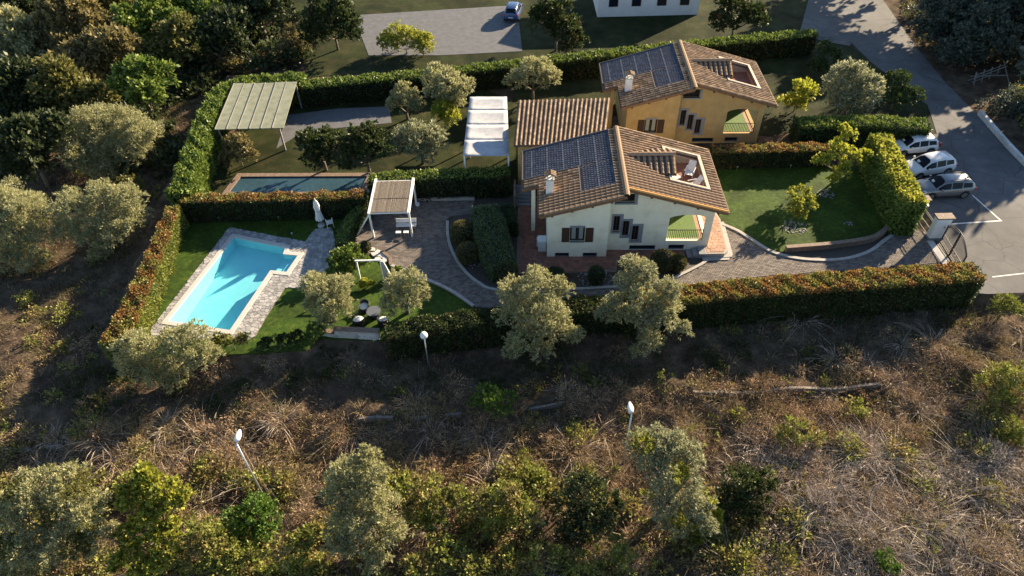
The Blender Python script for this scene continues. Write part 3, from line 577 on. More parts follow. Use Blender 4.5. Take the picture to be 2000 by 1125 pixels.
    for a, b, lo, hi in ((-4.59, -3.53, .03, .42), (-2.51, -1.44, .03, .42)): window(V, FL, a, b, lo, hi, 'grey_metal', 0, .04, fw=.06)
    window(V, FR, 1.04, 3.0, .06, .50, 'grey_metal', 0, .04, fw=.06); window(V, FR, 3.98, 5.15, .1, .55, 'grey_metal', 0, .04, fw=.06)
    for k, (a, b, lo, hi) in enumerate(((-.34, .13, 1.85, 3.32), (.37, .85, 1.41, 2.87), (1.1, 1.59, .96, 2.41))): window(V, FR, a, b, lo, hi, 'dark_wood', 1 if k else 1, .12, (.15, .30 if k == 2 else .22, .17, .15))
    aw = window(V, FR, -.40, 1.02, 4.5, 5.30, 'dark_wood', 2, .22, (.0, .20, .0001, .12))
    for k in range(9): MB().bar((-.32+k*.16, .03, 4.50), (-.32+k*.16, .03, 4.95), .02).build('baluster', 'iron', aw)
    # roof
    TER = (3.9, 6.5, 1.9, 6.0)
    def slab(mb, x0, x1, y0, y1, t=.18): mb.hexa([(x0, y0, zr(x0)-t), (x1, y0, zr(x1)-t), (x1, y1, zr(x1)-t), (x0, y1, zr(x0)-t), (x0, y0, zr(x0)), (x1, y0, zr(x1)), (x1, y1, zr(x1)), (x0, y1, zr(x0))])
    mb = MB(); slab(mb, XR, 3.9, -.45, 7.7); slab(mb, 6.5, 7.7, -.45, 7.7); slab(mb, 3.9, 6.5, -.45, 1.9); slab(mb, 3.9, 6.5, 6.0, 7.7)
    slab(mb, -5.8, XR, -1.35, 7.5); slab(mb, -7.1, -5.8, 2.3, 7.5)
    roof = mb.build('roof', 'tile_under', V)
    def board(a, b, nm='verge_board'): MB().bar(a, b, .05, .24).build(nm, 'beam_wood', roof)
    board((XR, -.48, zr(XR)-.10), (7.7, -.48, zr(7.7)-.10)); board((-5.8, -1.38, zr(-5.8)-.10), (XR, -1.38, zr(XR)-.10)); board((-7.1, 2.27, zr(-7.1)-.1), (-5.83, 2.27, zr(-5.83)-.1)); board((XR+.0, 7.73, zr(XR)-.1), (7.7, 7.73, zr(7.7)-.1))
    for x in (-4.9, -3.5, -2.1, -.8): MB().box(x-.08, x+.08, -1.34, -.75, zr(x)-.36, zr(x)-.19).build('rafter', 'dark_wood', roof)
    for x in (2.1, 3.8, 5.5, 7.0): MB().box(x-.08, x+.08, -.44, .0, zr(x)-.36, zr(x)-.21).build('rafter', 'dark_wood', roof)
    mb = MB(); mb.tube([(7.76, -.45, zr(7.7)-.06), (7.76, 7.7, zr(7.7)-.06)], .06, 8); mb.build('gutter', 'beam_wood', roof); mb = MB(); mb.tube([(-5.86, -1.35, zr(-5.8)-.06), (-5.86, 2.2, zr(-5.8)-.06)], .06, 8); mb.build('gutter', 'beam_wood', roof)
    PV = [(-7.0, -.42, 3.5, 7.35), (-2.8, -.42, .38, 3.5)]
    cy = 3.95; de = lambda y: 5.97-.42*abs(y-cy); DX = 4.22
    tiles = []    # (x, y, z, slope angle, heading)
    an = math.atan(SL)
    for k in range(24):
        y = -.20+k*.335
        for i in range(21):
            x = XR+.18+i*.36
            if x > 7.4: break
            xm = x+.2
            if in_rect(xm, y, (TER[0]-.25, TER[1]+.35, TER[2]-.26, TER[3]+.26)): continue
            if abs(y-cy) < 1.62 and xm < DX and de(y) > zr(xm)+.02: continue
            tiles.append((x, y, zr(x)+.004, an, 0.0))
    for k in range(27):
        y = -1.18+k*.335
        for i in range(21):
            x = XR-.18-i*.36
            if x < (-6.7 if y > 2.5 else -5.5) or y > 7.4: break
            if any(in_rect(x-.2, y, (r[0]-.1, r[1]+.1, r[2]-.1, r[3]+.1)) for r in PV): continue
            if in_rect(x-.2, y, (-5.35, -4.7, .9, 1.6)): continue
            tiles.append((x, y, zr(x)+.004, an, math.pi))
    def tile_world(t):
        x, y, z, a, h = t; ca, sa = math.cos(a), math.sin(a); P = TVA.copy(); Q = np.stack([P[:, 0]*ca+P[:, 2]*sa, P[:, 1], -P[:, 0]*sa+P[:, 2]*ca], 1); c, s = math.cos(h), math.sin(h)
        return np.stack([Q[:, 0]*c-Q[:, 1]*s+x, Q[:, 0]*s+Q[:, 1]*c+y, Q[:, 2]+z], 1)
    def stuff_tiles(lst, nm='roof_tiles', m='tile'):
        if not lst: return
        V_ = np.concatenate([tile_world(t) for t in lst]); F_ = [tuple(j+len(TVA)*i for j in f) for i in range(len(lst)) for f in TF]
        me_ = bpy.data.meshes.new(nm); me_.from_pydata(V_.tolist(), [], F_); me_.materials.append(MATS[m]); o = link(nm, me_, roof); o['kind'] = 'stuff'
    def one_tile(t, nm='roof_tile', me_=None):
        o = link(nm, me_ or TM, roof); o.location = t[:3]; o.rotation_euler = (0, t[3], t[4]); return o
    order = sorted(tiles, key=lambda t: (t[1]*1.0-t[2]-(3 if t[4] == 0 else 0)))
    if detail:
        for t in order[:295]: one_tile((t[0], t[1], t[2]+rnd.uniform(-.006, .006), t[3], t[4]+rnd.uniform(-.03, .03)))
        stuff_tiles(order[295:])
    else: stuff_tiles(order)
    # verge tiles along the gable edges, ridge tiles
    OM = bpy.data.meshes.get('verge_tile')
    if not OM: OM = TM.copy(); OM.name = 'verge_tile'; OM.materials[0] = MATS['tile_orange']
    vt = [(XR+.18+i*.36, -.43, zr(XR+.18+i*.36)+.03, an, 0.0) for i in range(20)]
    if detail:
        for t in vt: one_tile(t, 'verge_tile', OM)
        for i in range(15): one_tile((XR-.18-i*.36, -1.33, zr(XR-.18-i*.36)+.03, an, math.pi), 'verge_tile')
    else: stuff_tiles(vt, 'verge_tiles')
    RM = bpy.data.meshes.get('ridge_tile')
    if not RM: RM = TM.copy(); RM.name = 'ridge_tile'; RM.vertices.foreach_set('co', (TVA*np.array([1.05, 1.8, 1.5])).ravel())
    for k in range(25):
        y = -1.30+k*.362
        if y > 7.3: break
        o = link('ridge_tile', RM, roof); o.location = (XR, y, RZ+.0); o.rotation_euler = (0, -.03, math.pi/2)
    # dormer
    dr = MB()
    for s in (-1, 1): dr.hexa([(.55, cy, 5.97-.12), (DX, cy, 5.97-.12), (DX, cy+s*1.62, de(cy+1.62)-.12), (.55, cy+s*1.62, de(cy+1.62)-.12), (.55, cy, 5.97), (DX, cy, 5.97), (DX, cy+s*1.62, de(cy+1.62)), (.55, cy+s*1.62, de(cy+1.62))][::1] if s == 1 else [(.55, cy-1.62, de(cy+1.62)-.12), (DX, cy-1.62, de(cy+1.62)-.12), (DX, cy, 5.97-.12), (.55, cy, 5.97-.12), (.55, cy-1.62, de(cy+1.62)), (DX, cy-1.62, de(cy+1.62)), (DX, cy, 5.97), (.55, cy, 5.97)])
    dmr = dr.build('dormer_roof', 'tile_under', V); da = math.atan(.42)
    for s in (-1, 1):
        for i in range(8):
            x = DX-.14-i*.42
            for j in range(4):
                d = .10+j*.36; zq = 5.97-.42*d+.004
                if zq < zr(x)-.02+.0: continue
                o = link('roof_tile', TM, dmr); o.location = (x, cy+s*d, zq); o.rotation_euler = (0, da, s*math.pi/2)
    for k in range(9):
        o = link('ridge_tile', RM, dmr); o.location = (.75+k*.39, cy, 5.97); o.rotation_euler = (0, -.02, 0)
    mb = MB(); mb.hexa([(DX-.02, cy-1.64, de(cy+1.62)-.16), (DX+.03, cy-1.64, de(cy+1.62)-.16), (DX+.03, cy, 5.97-.16), (DX-.02, cy, 5.97-.16), (DX-.02, cy-1.64, de(cy+1.62)+.02), (DX+.03, cy-1.64, de(cy+1.62)+.02), (DX+.03, cy, 5.99), (DX-.02, cy, 5.99)]); mb.hexa([(DX-.02, cy, 5.97-.16), (DX+.03, cy, 5.97-.16), (DX+.03, cy+1.64, de(cy+1.62)-.16), (DX-.02, cy+1.64, de(cy+1.62)-.16), (DX-.02, cy, 5.99), (DX+.03, cy, 5.99), (DX+.03, cy+1.64, de(cy+1.62)+.02), (DX-.02, cy+1.64, de(cy+1.62)+.02)])
    mb.build('verge_board', 'tile_orange', dmr)
    mb = MB(); mb.hexa([(3.62, 2.45, 3.5), (3.9, 2.45, 3.5), (3.9, cy, 3.5), (3.62, cy, 3.5), (3.62, 2.45, de(2.45)-.14), (3.9, 2.45, de(2.45)-.14), (3.9, cy, 5.83), (3.62, cy, 5.83)]); mb.hexa([(3.62, cy, 3.5), (3.9, cy, 3.5), (3.9, 5.45, 3.5), (3.62, 5.45, 3.5), (3.62, cy, 5.83), (3.9, cy, 5.83), (3.9, 5.45, de(5.45)-.14), (3.62, 5.45, de(5.45)-.14)])
    mb.box(1.2, 3.618, 2.45, 2.65, 4.3, de(2.45)-.14); mb.box(1.2, 3.618, 5.25, 5.45, 4.3, de(5.45)-.14); mb.build('dormer_wall', wm, V)
    mb = MB(); mb.box(3.905, 3.95, 3.1, 4.8, 3.76, 5.2); mb.build('terrace_door', 'dark_wood', V)
    # roof terrace
    tz = 3.78
    tf = MB().box(3.9, 6.5, 1.9, 6.0, 3.6, tz).build('terrace_floor', 'terracotta', V)
    mb = MB()
    def para(x0, x1, y0, y1): mb.hexa([(x0, y0, 3.6), (x1, y0, 3.6), (x1, y1, 3.6), (x0, y1, 3.6), (x0, y0, zr(x0)+.2), (x1, y0, zr(x1)+.2), (x1, y1, zr(x1)+.2), (x0, y1, zr(x0)+.2)])
    para(3.7, 6.76, 1.70, 1.9); para(3.7, 6.76, 6.0, 6.2); para(6.502, 6.758, 1.902, 5.998); para(3.702, 3.898, 1.902, 2.448); para(3.702, 3.898, 5.452, 5.998)
    mb.build('parapet', 'parapet', V)
    # solar tiles: rows along the house, each a slightly tilted strip of short pieces
    mb = MB(); rails = MB()
    for ri, r in enumerate(PV):
        nrow = int((r[1]-r[0])/.2)
        for i in range(nrow):
            x1 = r[1]-i*.2; x0 = x1-.175
            if i % 6 == 5: rails.hexa([(x0, r[2], zr(x0)+.02), (x1, r[2], zr(x1)+.02), (x1, r[3], zr(x1)+.02), (x0, r[3], zr(x0)+.02), (x0, r[2], zr(x0)+.045), (x0+.012, r[2], zr(x0)+.05), (x0+.012, r[3], zr(x0)+.05), (x0, r[3], zr(x0)+.045)])
            for j in range(int((r[3]-r[2])/.25)):
                y0 = r[2]+j*.25+(.125 if i % 2 else 0); y1 = min(y0+.225, r[3]); ym = (y0+y1)/2
                a0, a1 = zr(x0), zr(x1)
                mb.add([(x0, y0, a0+.03), (x0, ym, a0+.07), (x0, y1, a0+.03), (x1, y0, a1+.01), (x1, ym, a1+.045), (x1, y1, a1+.01)], [(0, 3, 4, 1), (1, 4, 5, 2)])
    o = mb.build('solar_tiles', 'solar', roof); o['kind'] = 'stuff'; rails.build('solar_rail', 'solar_rail', roof)['kind'] = 'stuff'
    mb = MB()
    for a, b in (((-7.02, 3.46), (-2.84, 3.46)), ((-2.84, 3.46), (-2.84, .34)), ((-2.84, .34), (-.38, .34)), ((-.38, .34), (-.38, 7.4)), ((-.38, 7.4), (-7.04, 7.4)), ((-7.04, 7.4), (-7.04, 3.46))): mb.bar((*a, zr(a[0])+.05), (*b, zr(b[0])+.05), .06, .1)
    mb.build('solar_frame', 'solar_rail', roof)
    # chimney
    mb = MB(); mb.box(-5.30, -4.75, .96, 1.52, 4.2, 5.75); ch = mb.build('chimney', 'plaster_white', V)
    MB().box(-5.33, -4.72, .92, 1.56, 5.75, 5.86).build('chimney_collar', 'concrete', ch)
    mb = MB()
    for x in (-5.26, -4.88):
        for y in (.98, 1.38): mb.box(x, x+.1, y, y+.1, 5.86, 6.16)
    mb.build('chimney_post', 'plaster_white', ch)['kind'] = 'stuff'
    for k in range(3):
        for s in (-1, 1): o = link('roof_tile', TM, ch); o.location = (-5.025, 1.04+k*.2, 6.3); o.rotation_euler = (0, .5, 0 if s == 1 else math.pi)
    MB().hexa([(-5.36, .92, 6.10), (-5.025, .92, 6.28), (-5.025, 1.56, 6.28), (-5.36, 1.56, 6.10), (-5.36, .92, 6.14), (-5.025, .92, 6.32), (-5.025, 1.56, 6.32), (-5.36, 1.56, 6.14)]).hexa([(-5.025, .92, 6.28), (-4.69, .92, 6.10), (-4.69, 1.56, 6.10), (-5.025, 1.56, 6.28), (-5.025, .92, 6.32), (-4.69, .92, 6.14), (-4.69, 1.56, 6.14), (-5.025, 1.56, 6.32)]).build('chimney_cap', 'tile_under', ch)
    # corner pillar on the left porch
    MB().box(-6.36, -6.06, 2.3, 2.6, -.1, zr(-6.36)-.19).build('pillar', wm, V)
    return V
VL = (7.9, 39.8, 0.0); VR = math.radians(-2.0)
vil = villa('villa', 'cream villa with tiled gable roof, solar tiles and roof terrace', VL, VR, 'plaster')
def vw(x, y, z=0.0):
    c, s = math.cos(VR), math.sin(VR); return (VL[0]+x*c-y*s, VL[1]+x*s+y*c, VL[2]+z)
NL = (15.6, 54.4, 0.0)
villa('villa', 'ochre yellow house with tiled roof standing behind the cream villa', NL, VR, 'plaster_yellow', False)
# terraces and steps round the villa
TERR = [vw(*p)[:2] for p in ((-7.45, 6.9), (-7.45, -2.6), (-.1, -2.42), (.1, -1.0), (5.25, -.95), (5.25, 2.0), (3.0, 6.9))]
o = structure(sheet('terrace', TERR, [], .02, 'brown_wall')); blocks('terrace_tile', TERR, .32, .32, VR, .0, .05, .018, 'terracotta', o)
PLAT = [vw(*p)[:2] for p in ((6.62, .298), (6.6, -.9), (8.03, -.86), (8.38, -.4), (8.5, 3.2), (8.3, 4.3), (6.92, 4.35), (6.92, .298))]
o = thing('entrance_landing', 'pale terracotta landing with grey edge at the right corner of the villa', 'landing'); MB().prism(PLAT, -.1, .42).build('landing_base', 'kerb', o)
mb = MB(); mb.prism(offset(PLAT, -.12), .3, .432); mb.build('landing_bed', 'terracotta_pale', o); blocks('landing_tile', offset(PLAT, -.10), .33, .33, VR, .42, .45, .015, 'terracotta_pale', o)
MB().prism([vw(*p)[:2] for p in ((6.4, -1.25), (8.3, -1.2), (8.75, -.6), (8.85, 3.3), (8.505, 3.3), (8.39, -.42), (8.04, -.87), (6.4, -.91))], -.1, .1).build('landing_kerb', 'kerb', o)
st = thing('porch_steps', 'short dark steps beside the round bush at the villa porch', 'steps')
for k in range(3): MB().prism([vw(*p)[:2] for p in ((5.30+k*.42, -.92), (5.71+k*.42 if k < 2 else 6.59, -.92), (5.71+k*.42 if k < 2 else 6.59, -.03), (5.30+k*.42, -.03))], -.1, .14*(k+1)).build('step', 'grey_stone', st)
st = thing('garden_steps', 'dark steps climbing behind the left corner of the villa', 'steps')
for k in range(6): MB().prism([vw(*p)[:2] for p in ((-7.6, 5.5+k*.28), (-6.4, 5.5+k*.28), (-6.4, 5.777+k*.28), (-7.6, 5.777+k*.28))], -.1, .16*(k+1)).build('step', 'grey_stone', st)
MB().prism([vw(*p)[:2] for p in ((-7.78, 5.2), (-7.62, 5.2), (-7.62, 7.4), (-7.78, 7.4))], -.1, 1.3).build('side_wall', 'brown_wall', st)
cb = thing('utility_cabinet', 'white utility cabinet against the shaded left wall of the villa', 'cabinet', vw(-5.55, .05, .045), VR)
MB().box(-.30, .30, -.25, .40, 0, 1.0).build('cabinet_body', 'white_paint', cb, bevel=.02); MB().box(-.33, .33, -.28, .43, 1.0, 1.05).build('cabinet_lid', 'white_paint', cb); MB().box(-.27, .27, -.262, -.252, .08, .92).build('cabinet_door', 'white_fabric', cb)
MB().box(-.40, -.302, .0, .35, .3, .95).build('cabinet_pipe_cover', 'white_paint', cb)
def deck_chair(label, x, y, rz):
    c, s = math.cos(VR), math.sin(VR); p = vw(x, y, 3.782); r = thing('deck_chair', label, 'chair', p, VR+rz, 'deck chairs on the roof terrace')
    mb = MB(); mb.hexa([(-.28, -.55, .33), (.28, -.55, .33), (.28, .05, .28), (-.28, .05, .28), (-.28, -.55, .36), (.28, -.55, .36), (.28, .05, .31), (-.28, .05, .31)]); mb.build('seat', 'white_fabric', r)
    mb = MB(); mb.hexa([(-.28, .05, .29), (.28, .05, .29), (.28, .08, .32), (-.28, .08, .32), (-.28, .55, .92), (.28, .55, .92), (.28, .58, .95), (-.28, .58, .95)]); mb.build('backrest', 'white_fabric', r)
    for sx in (-1, 1):
        for a, b in (((sx*.3, -.5, .34), (sx*.3, .45, 0)), ((sx*.3, .3, .62), (sx*.3, -.35, 0))): MB().bar(a, b, .04).build('leg', 'white_paint', r)
        MB().bar((sx*.33, -.4, .55), (sx*.33, .3, .58), .05, .03).build('armrest', 'white_paint', r)
deck_chair('white deck chair on the roof terrace nearest the dormer', 4.32, 3.6, math.radians(120))
deck_chair('white reclining deck chair on the roof terrace against the far parapet', 5.75, 4.45, math.radians(-25))
deck_chair('small white deck chair on the roof terrace nearest the front gable edge', 5.75, 2.7, math.radians(-75))
# ------------------------------------------------------------------ cars
CAR = [(-2.18, .62, .48, .74, .82, .50), (-2.12, .80, .38, .90, 1.04, .60), (-1.98, .87, .32, .97, 1.34, .60), (-1.66, .90, .27, 1.0, 1.56, .60), (-.9, .92, .24, .99, 1.64, .61), (-.1, .92, .24, .97, 1.63, .61), (.42, .92, .24, .95, 1.54, .60), (.78, .915, .24, .94, 1.25, .66), (1.10, .91, .25, .92, 1.02, .72), (1.6, .88, .28, .86, .93, .66), (2.0, .80, .34, .74, .80, .56), (2.16, .66, .40, .60, .66, .46), (2.2, .55, .46, .54, .58, .38)]
def car(label, loc, rz, paint, sl=1.0, sh=1.0, group='cars parked in a row beside the creeper wall', red=False):
    r = thing('parked_car', label, 'car', loc, rz, group); G = []
    for x, w_, zb, zs, zt, wt in CAR:
        zb, zs, zt = zb*sh, zs*sh, zt*sh
        h = [(0, zb), (w_*.88, zb), (w_, zb+.10), (w_*1.0, (zb+zs)/2), (w_*.985, zs-.03), (w_*.95, zs+.01), (wt+.03, zt-.09), (wt*.9, zt-.015), (wt*.5, zt+.012), (0, zt+.018)]
        G.append([(x*sl, y, z) for y, z in h]+[(x*sl, -y, z) for y, z in h[-2:0:-1]])
    m = len(G[0]); mb = MB()
    for i in range(len(G)-1):
        mb.add(G[i]+G[i+1], [(k, (k+1) % m, m+(k+1) % m, m+k) for k in range(m)])
    mb.add(G[0], [tuple(range(m))]); mb.add(G[-1], [tuple(reversed(range(m)))])
    # weld
    o = mb.build('body', paint, r, smooth=True)
    import bmesh
    b = bmesh.new(); b.from_mesh(o.data); bmesh.ops.remove_doubles(b, verts=b.verts, dist=1e-4); bmesh.ops.recalc_face_normals(b, faces=b.faces); b.to_mesh(o.data); b.free(); o.data.polygons.foreach_set('use_smooth', [True]*len(o.data.polygons))
    xs = [c[0] for c in CAR]
    def prof(x, k):
        v = [np.interp(x, xs, [c[j] for c in CAR]) for j in (1, 2, 3, 4, 5)]; w_, zb, zs, zt, wt = v; zs *= sh; zt *= sh
        return (w_*.95, zs+.01) if k == 0 else (wt+.03, zt-.09)
    def side(x0, x1, s, f0=.06, f1=.93, name='side_window', k=6):
        mb = MB(); P = []
        for i in range(k+1):
            x = x0+(x1-x0)*i/k; (ya, za), (yb, zb) = prof(x, 0), prof(x, 1); nrm = np.array([zb-za, -(yb-ya)]); nrm = nrm/np.linalg.norm(nrm)*.012
            for f in (f0, f1): P.append((x*sl, s*(ya+(yb-ya)*f+nrm[0]), za+(zb-za)*f+nrm[1]))
        for i in range(k): mb.f.append((2*i, 2*i+2, 2*i+3, 2*i+1) if s < 0 else (2*i+1, 2*i+3, 2*i+2, 2*i))
        mb.v = P; mb.build(name, 'car_glass', r)
    for s in (-1, 1): side(-1.72, -.98, s, .14, .86); side(-.9, -.12, s); side(-.04, .86, s, .06, .9)
    def screen(x0, x1, name, dz=.015):
        mb = MB(); k = 4
        for i in range(k+1):
            x = x0+(x1-x0)*i/k; wt = np.interp(x, xs, [c[5] for c in CAR]); zt = np.interp(x, xs, [c[3+1] for c in CAR])*sh
            for y, dd in ((-wt*.93, -.03), (-wt*.5, .012), (0, .02), (wt*.5, .012), (wt*.93, -.03)): mb.v.append((x*sl, y, zt+dd+dz))
        for i in range(k):
            for j in range(4): a = i*5+j; mb.f.append((a, a+5, a+6, a+1))
        return mb.build(name, 'car_glass', r, smooth=True)
    screen(.40, 1.06, 'windscreen'); screen(-2.08, -1.72, 'rear_window')
    mb = MB(); mb.hexa([(.98*sl, -.35, 1.14*sh), (1.02*sl, -.05, 1.12*sh), (.88*sl, -.02, 1.24*sh), (.84*sl, -.33, 1.25*sh), (.985*sl, -.35, 1.16*sh), (1.025*sl, -.05, 1.14*sh), (.885*sl, -.02, 1.26*sh), (.845*sl, -.33, 1.27*sh)]); mb.build('dashboard_paper', 'white_fabric', r)
    for x in (-1.32, 1.32):
        for s in (-1, 1):
            wb = MB(); wb.tube([(x*sl, s*.70, .335), (x*sl, s*.935, .335)], .335, 20); t_ = wb.build('wheel', 'tyre', r)
            wb = MB(); wb.tube([(x*sl, s*.93, .335), (x*sl, s*.945, .335)], .225, 16)
            for k in range(5): a = k*2*math.pi/5; wb.bar((x*sl, s*.95, .335), (x*sl+.2*math.cos(a), s*.95, .335+.2*math.sin(a)), .05, .02)
            wb.build('rim', 'rim', t_)
            ab = MB(); n_ = 12
            for k in range(n_):
                a0, a1 = math.pi*k/n_, math.pi*(k+1)/n_
                ab.add([(x*sl+rr*math.cos(a), s*.926, .33+rr*math.sin(a)) for a in (a0, a1) for rr in (.36, .43)], [(0, 1, 3, 2) if s > 0 else (2, 3, 1, 0)])
            ab.build('wheel_arch', 'car_trim', r)
    for s in (-1, 1):
        MB().hexa([(1.86*sl, s*.60, .66*sh), (2.06*sl, s*.48, .62*sh), (2.02*sl, s*.78, .60*sh), (1.80*sl, s*.86, .64*sh), (1.80*sl, s*.60, .82*sh), (2.04*sl, s*.48, .70*sh), (1.98*sl, s*.78, .72*sh), (1.74*sl, s*.86, .84*sh)]).build('headlight', 'head_clear', r)
        MB().box(-2.15*sl, -1.98*sl, min(s*.66, s*.885), max(s*.66, s*.885), .82*sh, (1.25 if red else 1.0)*sh).build('taillight', 'tail_red', r, bevel=.02)
        MB().box(.60*sl, .80*sl, min(s*.93, s*1.08), max(s*.93, s*1.08), .98*sh, 1.13*sh).build('mirror', paint, r, bevel=.04)
        MB().box(-.42*sl, -.22*sl, min(s*.918, s*.94), max(s*.918, s*.94), .80*sh, .83*sh).build('door_handle', paint, r)
        MB().box(-1.0*sl, 1.0*sl, min(s*.90, s*.93), max(s*.90, s*.93), .24, .36).build('sill', 'car_trim', r)
        if paint == 'car_silver': MB().bar((-1.5*sl, s*.58, 1.62*sh), (.1*sl, s*.58, 1.66*sh), .04, .03).build('roof_rail', 'car_trim', r)
    MB().box(-2.20*sl, -2.0*sl, -.7, .7, .36, .52).build('bumper', 'car_trim', r, bevel=.03); MB().box(2.06*sl, 2.21*sl, -.5, .5, .34, .48).build('bumper', 'car_trim', r, bevel=.03)
    MB().box(-2.205*sl, -2.15*sl, -.26, .26, .60, .70).build('number_plate', 'white_paint', r)
    return r
car('silver estate SUV parked nearest the white lines and gate', (35.45, 45.95, .003), math.radians(183), 'car_silver', 1.05, .96)
car('white SUV parked in the middle between the silver car and another white car', (35.5, 48.95, .003), math.radians(193), 'car_white', 1.02, .96)
car('white hatchback with red rear lights parked closest to the thick dark hedge', (35.6, 52.2, .003), math.radians(186), 'car_white', .95, .90, red=True)
# ------------------------------------------------------------------ garden things
pg = thing('pergola', 'white pergola roofed with reed mats over the paved yard', 'pergola', (-9.2, 42.0, .042))
X0, X1, Y0, Y1, HT = -1.5, 1.5, 0.0, 4.05, 2.3
for x in (X0, X1):
    for y in (Y0, Y1): MB().box(x-.07, x+.07, y-.07, y+.07, 0, HT-.002).build('post', 'white_paint', pg); 
    MB().box(x-.09, x+.09, Y0-.15, Y1+.3, HT, HT+.2).build('beam', 'white_paint', pg)
MB().bar((X0-1.35, .3, .0), (X0-.05, .05, HT-.1), .12).build('brace', 'white_paint', pg)
for y in (Y0, 1.35, 2.7, Y1): MB().box(X0+.09, X1-.09, y-.05, y+.05, HT+.02, HT+.14).build('cross_beam', 'white_paint', pg)
for k, (ya, yb) in enumerate(((-.02, 1.62), (1.70, 4.0))):
    mb = MB()
    for i in range(70): x = X0+.12+i*(X1-X0-.24)/70; mb.tube([(x, ya, HT+.16+rnd.uniform(-.008, .008)), (x+rnd.uniform(-.01, .01), yb, HT+.16+rnd.uniform(-.008, .008))], .019, 5, False)
    mb.build('reed_mat', 'reed', pg)['kind'] = 'stuff'
MB().tube([(X1+.12, Y1-.1, .03), (X1+.12, Y1-.1, .26)], [.18, .15], 12).build('post_foot', 'white_paint', pg)
bn = thing('garden_bench', 'pale slatted bench under the front beam of the pergola', 'bench', (-8.2, 42.9, .042))
for k in range(4): MB().box(-.8, .8, -.2+k*.11, -.11+k*.11, .42, .45).build('slat', 'white_paint', bn)
for x in (-.7, .65): MB().box(x, x+.06, -.18, .2, 0, .418).build('leg', 'grey_wood', bn)
MB().box(-.8, .8, .24, .27, .5, .9).build('backrest', 'white_paint', bn)
for k, (x, y) in enumerate(((-8.75, 42.1), (-8.15, 42.1))):
    s = thing('low_stool', ('left' if k == 0 else 'right')+'most of two low stools in front of the pergola bench', 'stool', (x, y, .042), 0, 'stools under the pergola')
    MB().box(-.2, .2, -.13, .13, .36, .41).build('seat', 'white_paint', s)
    for a in (-.16, .16):
        for b_ in (-.09, .09): MB().box(a-.02, a+.02, b_-.02, b_+.02, 0, .358).build('leg', 'grey_wood', s)
# curtain frame on the lower lawn
fr_ = thing('curtain_frame', 'white frame with a hanging white curtain on the lawn below the yard', 'frame', (-10.2, 37.1, 0))
for x in (-.85, .85):
    MB().bar((x, -.0, 0), (x, .0, 1.95), .09).build('post', 'white_paint', fr_)
MB().bar((-.95, 0, 2.0), (.95, 0, 2.0), .1).build('beam', 'white_paint', fr_)
mb = MB(); K = 18
for i in range(K+1):
    a = i/K; z_ = [1.95, 1.5, .9, .12]; wd = [.22, .34, .46, .62]
    for z__, w__ in zip(z_, wd): mb.v.append((.98+(a-.5)*w__+(1.95-z__)*.14, -.10+.07*math.sin(i*2.2)*(1.2-z__*.4), z__))
for i in range(K):
    for j in range(3): q = i*4+j; mb.f.append((q, q+4, q+5, q+1))
o = mb.build('curtain', 'white_fabric', fr_, smooth=True); o.modifiers.new('thick', 'SOLIDIFY').thickness = .012
# closed parasol and chair by the pool
ps = thing('parasol', 'closed white parasol on the stone path behind the pool', 'parasol', (-15.1, 43.65, .05))
MB().tube([(0, 0, 0), (0, 0, 2.55)], .03, 8).build('pole', 'metal', ps); MB().lathe((0, 0, 0), [(.30, 0), (.30, .06), (.06, .10)], 16).build('base', 'concrete', ps)
mb = MB(); seg = 24; prof_ = [(.06, 2.5), (.14, 2.3), (.20, 1.9), (.16, 1.5), (.24, 1.0), (.30, .62)]
for r_, z_ in prof_:
    for k in range(seg): t_ = 2*math.pi*k/seg; q = r_*(1+.30*math.cos(k*math.pi*2/3+z_)); mb.v.append((q*math.cos(t_), q*math.sin(t_), z_))
for i in range(len(prof_)-1):
    for k in range(seg): mb.f.append((i*seg+k, i*seg+(k+1) % seg, (i+1)*seg+(k+1) % seg, (i+1)*seg+k))
mb.build('canopy', 'white_fabric', ps, smooth=True); MB().lathe((0, 0, 0), [(.17, 1.46), (.18, 1.5), (.17, 1.54)], 16).build('strap', 'parasol_trim', ps); MB().lathe((0, 0, 0), [(.0, 2.5), (.06, 2.52), (.05, 2.62), (.0, 2.7)], 10).build('finial', 'white_paint', ps)
gc = thing('garden_chair', 'white plastic chair beside the closed parasol', 'chair', (-14.35, 43.5, .05), math.radians(200))
MB().box(-.26, .26, -.25, .25, .40, .44).build('seat', 'white_paint', gc, bevel=.01)
for x in (-.23, .23):
    for y in (-.22, .22): MB().tube([(x, y, .399), (x*1.12, y*1.12, 0)], .022, 6).build('leg', 'white_paint', gc)
    MB().bar((x*1.1, -.2, .64), (x*1.1, .24, .66), .05, .03).build('armrest', 'white_paint', gc)
for k in range(4): MB().bar((-.2+k*.133, .25, .44), (-.2+k*.133, .36, .92), .07, .02).build('slat', 'white_paint', gc)
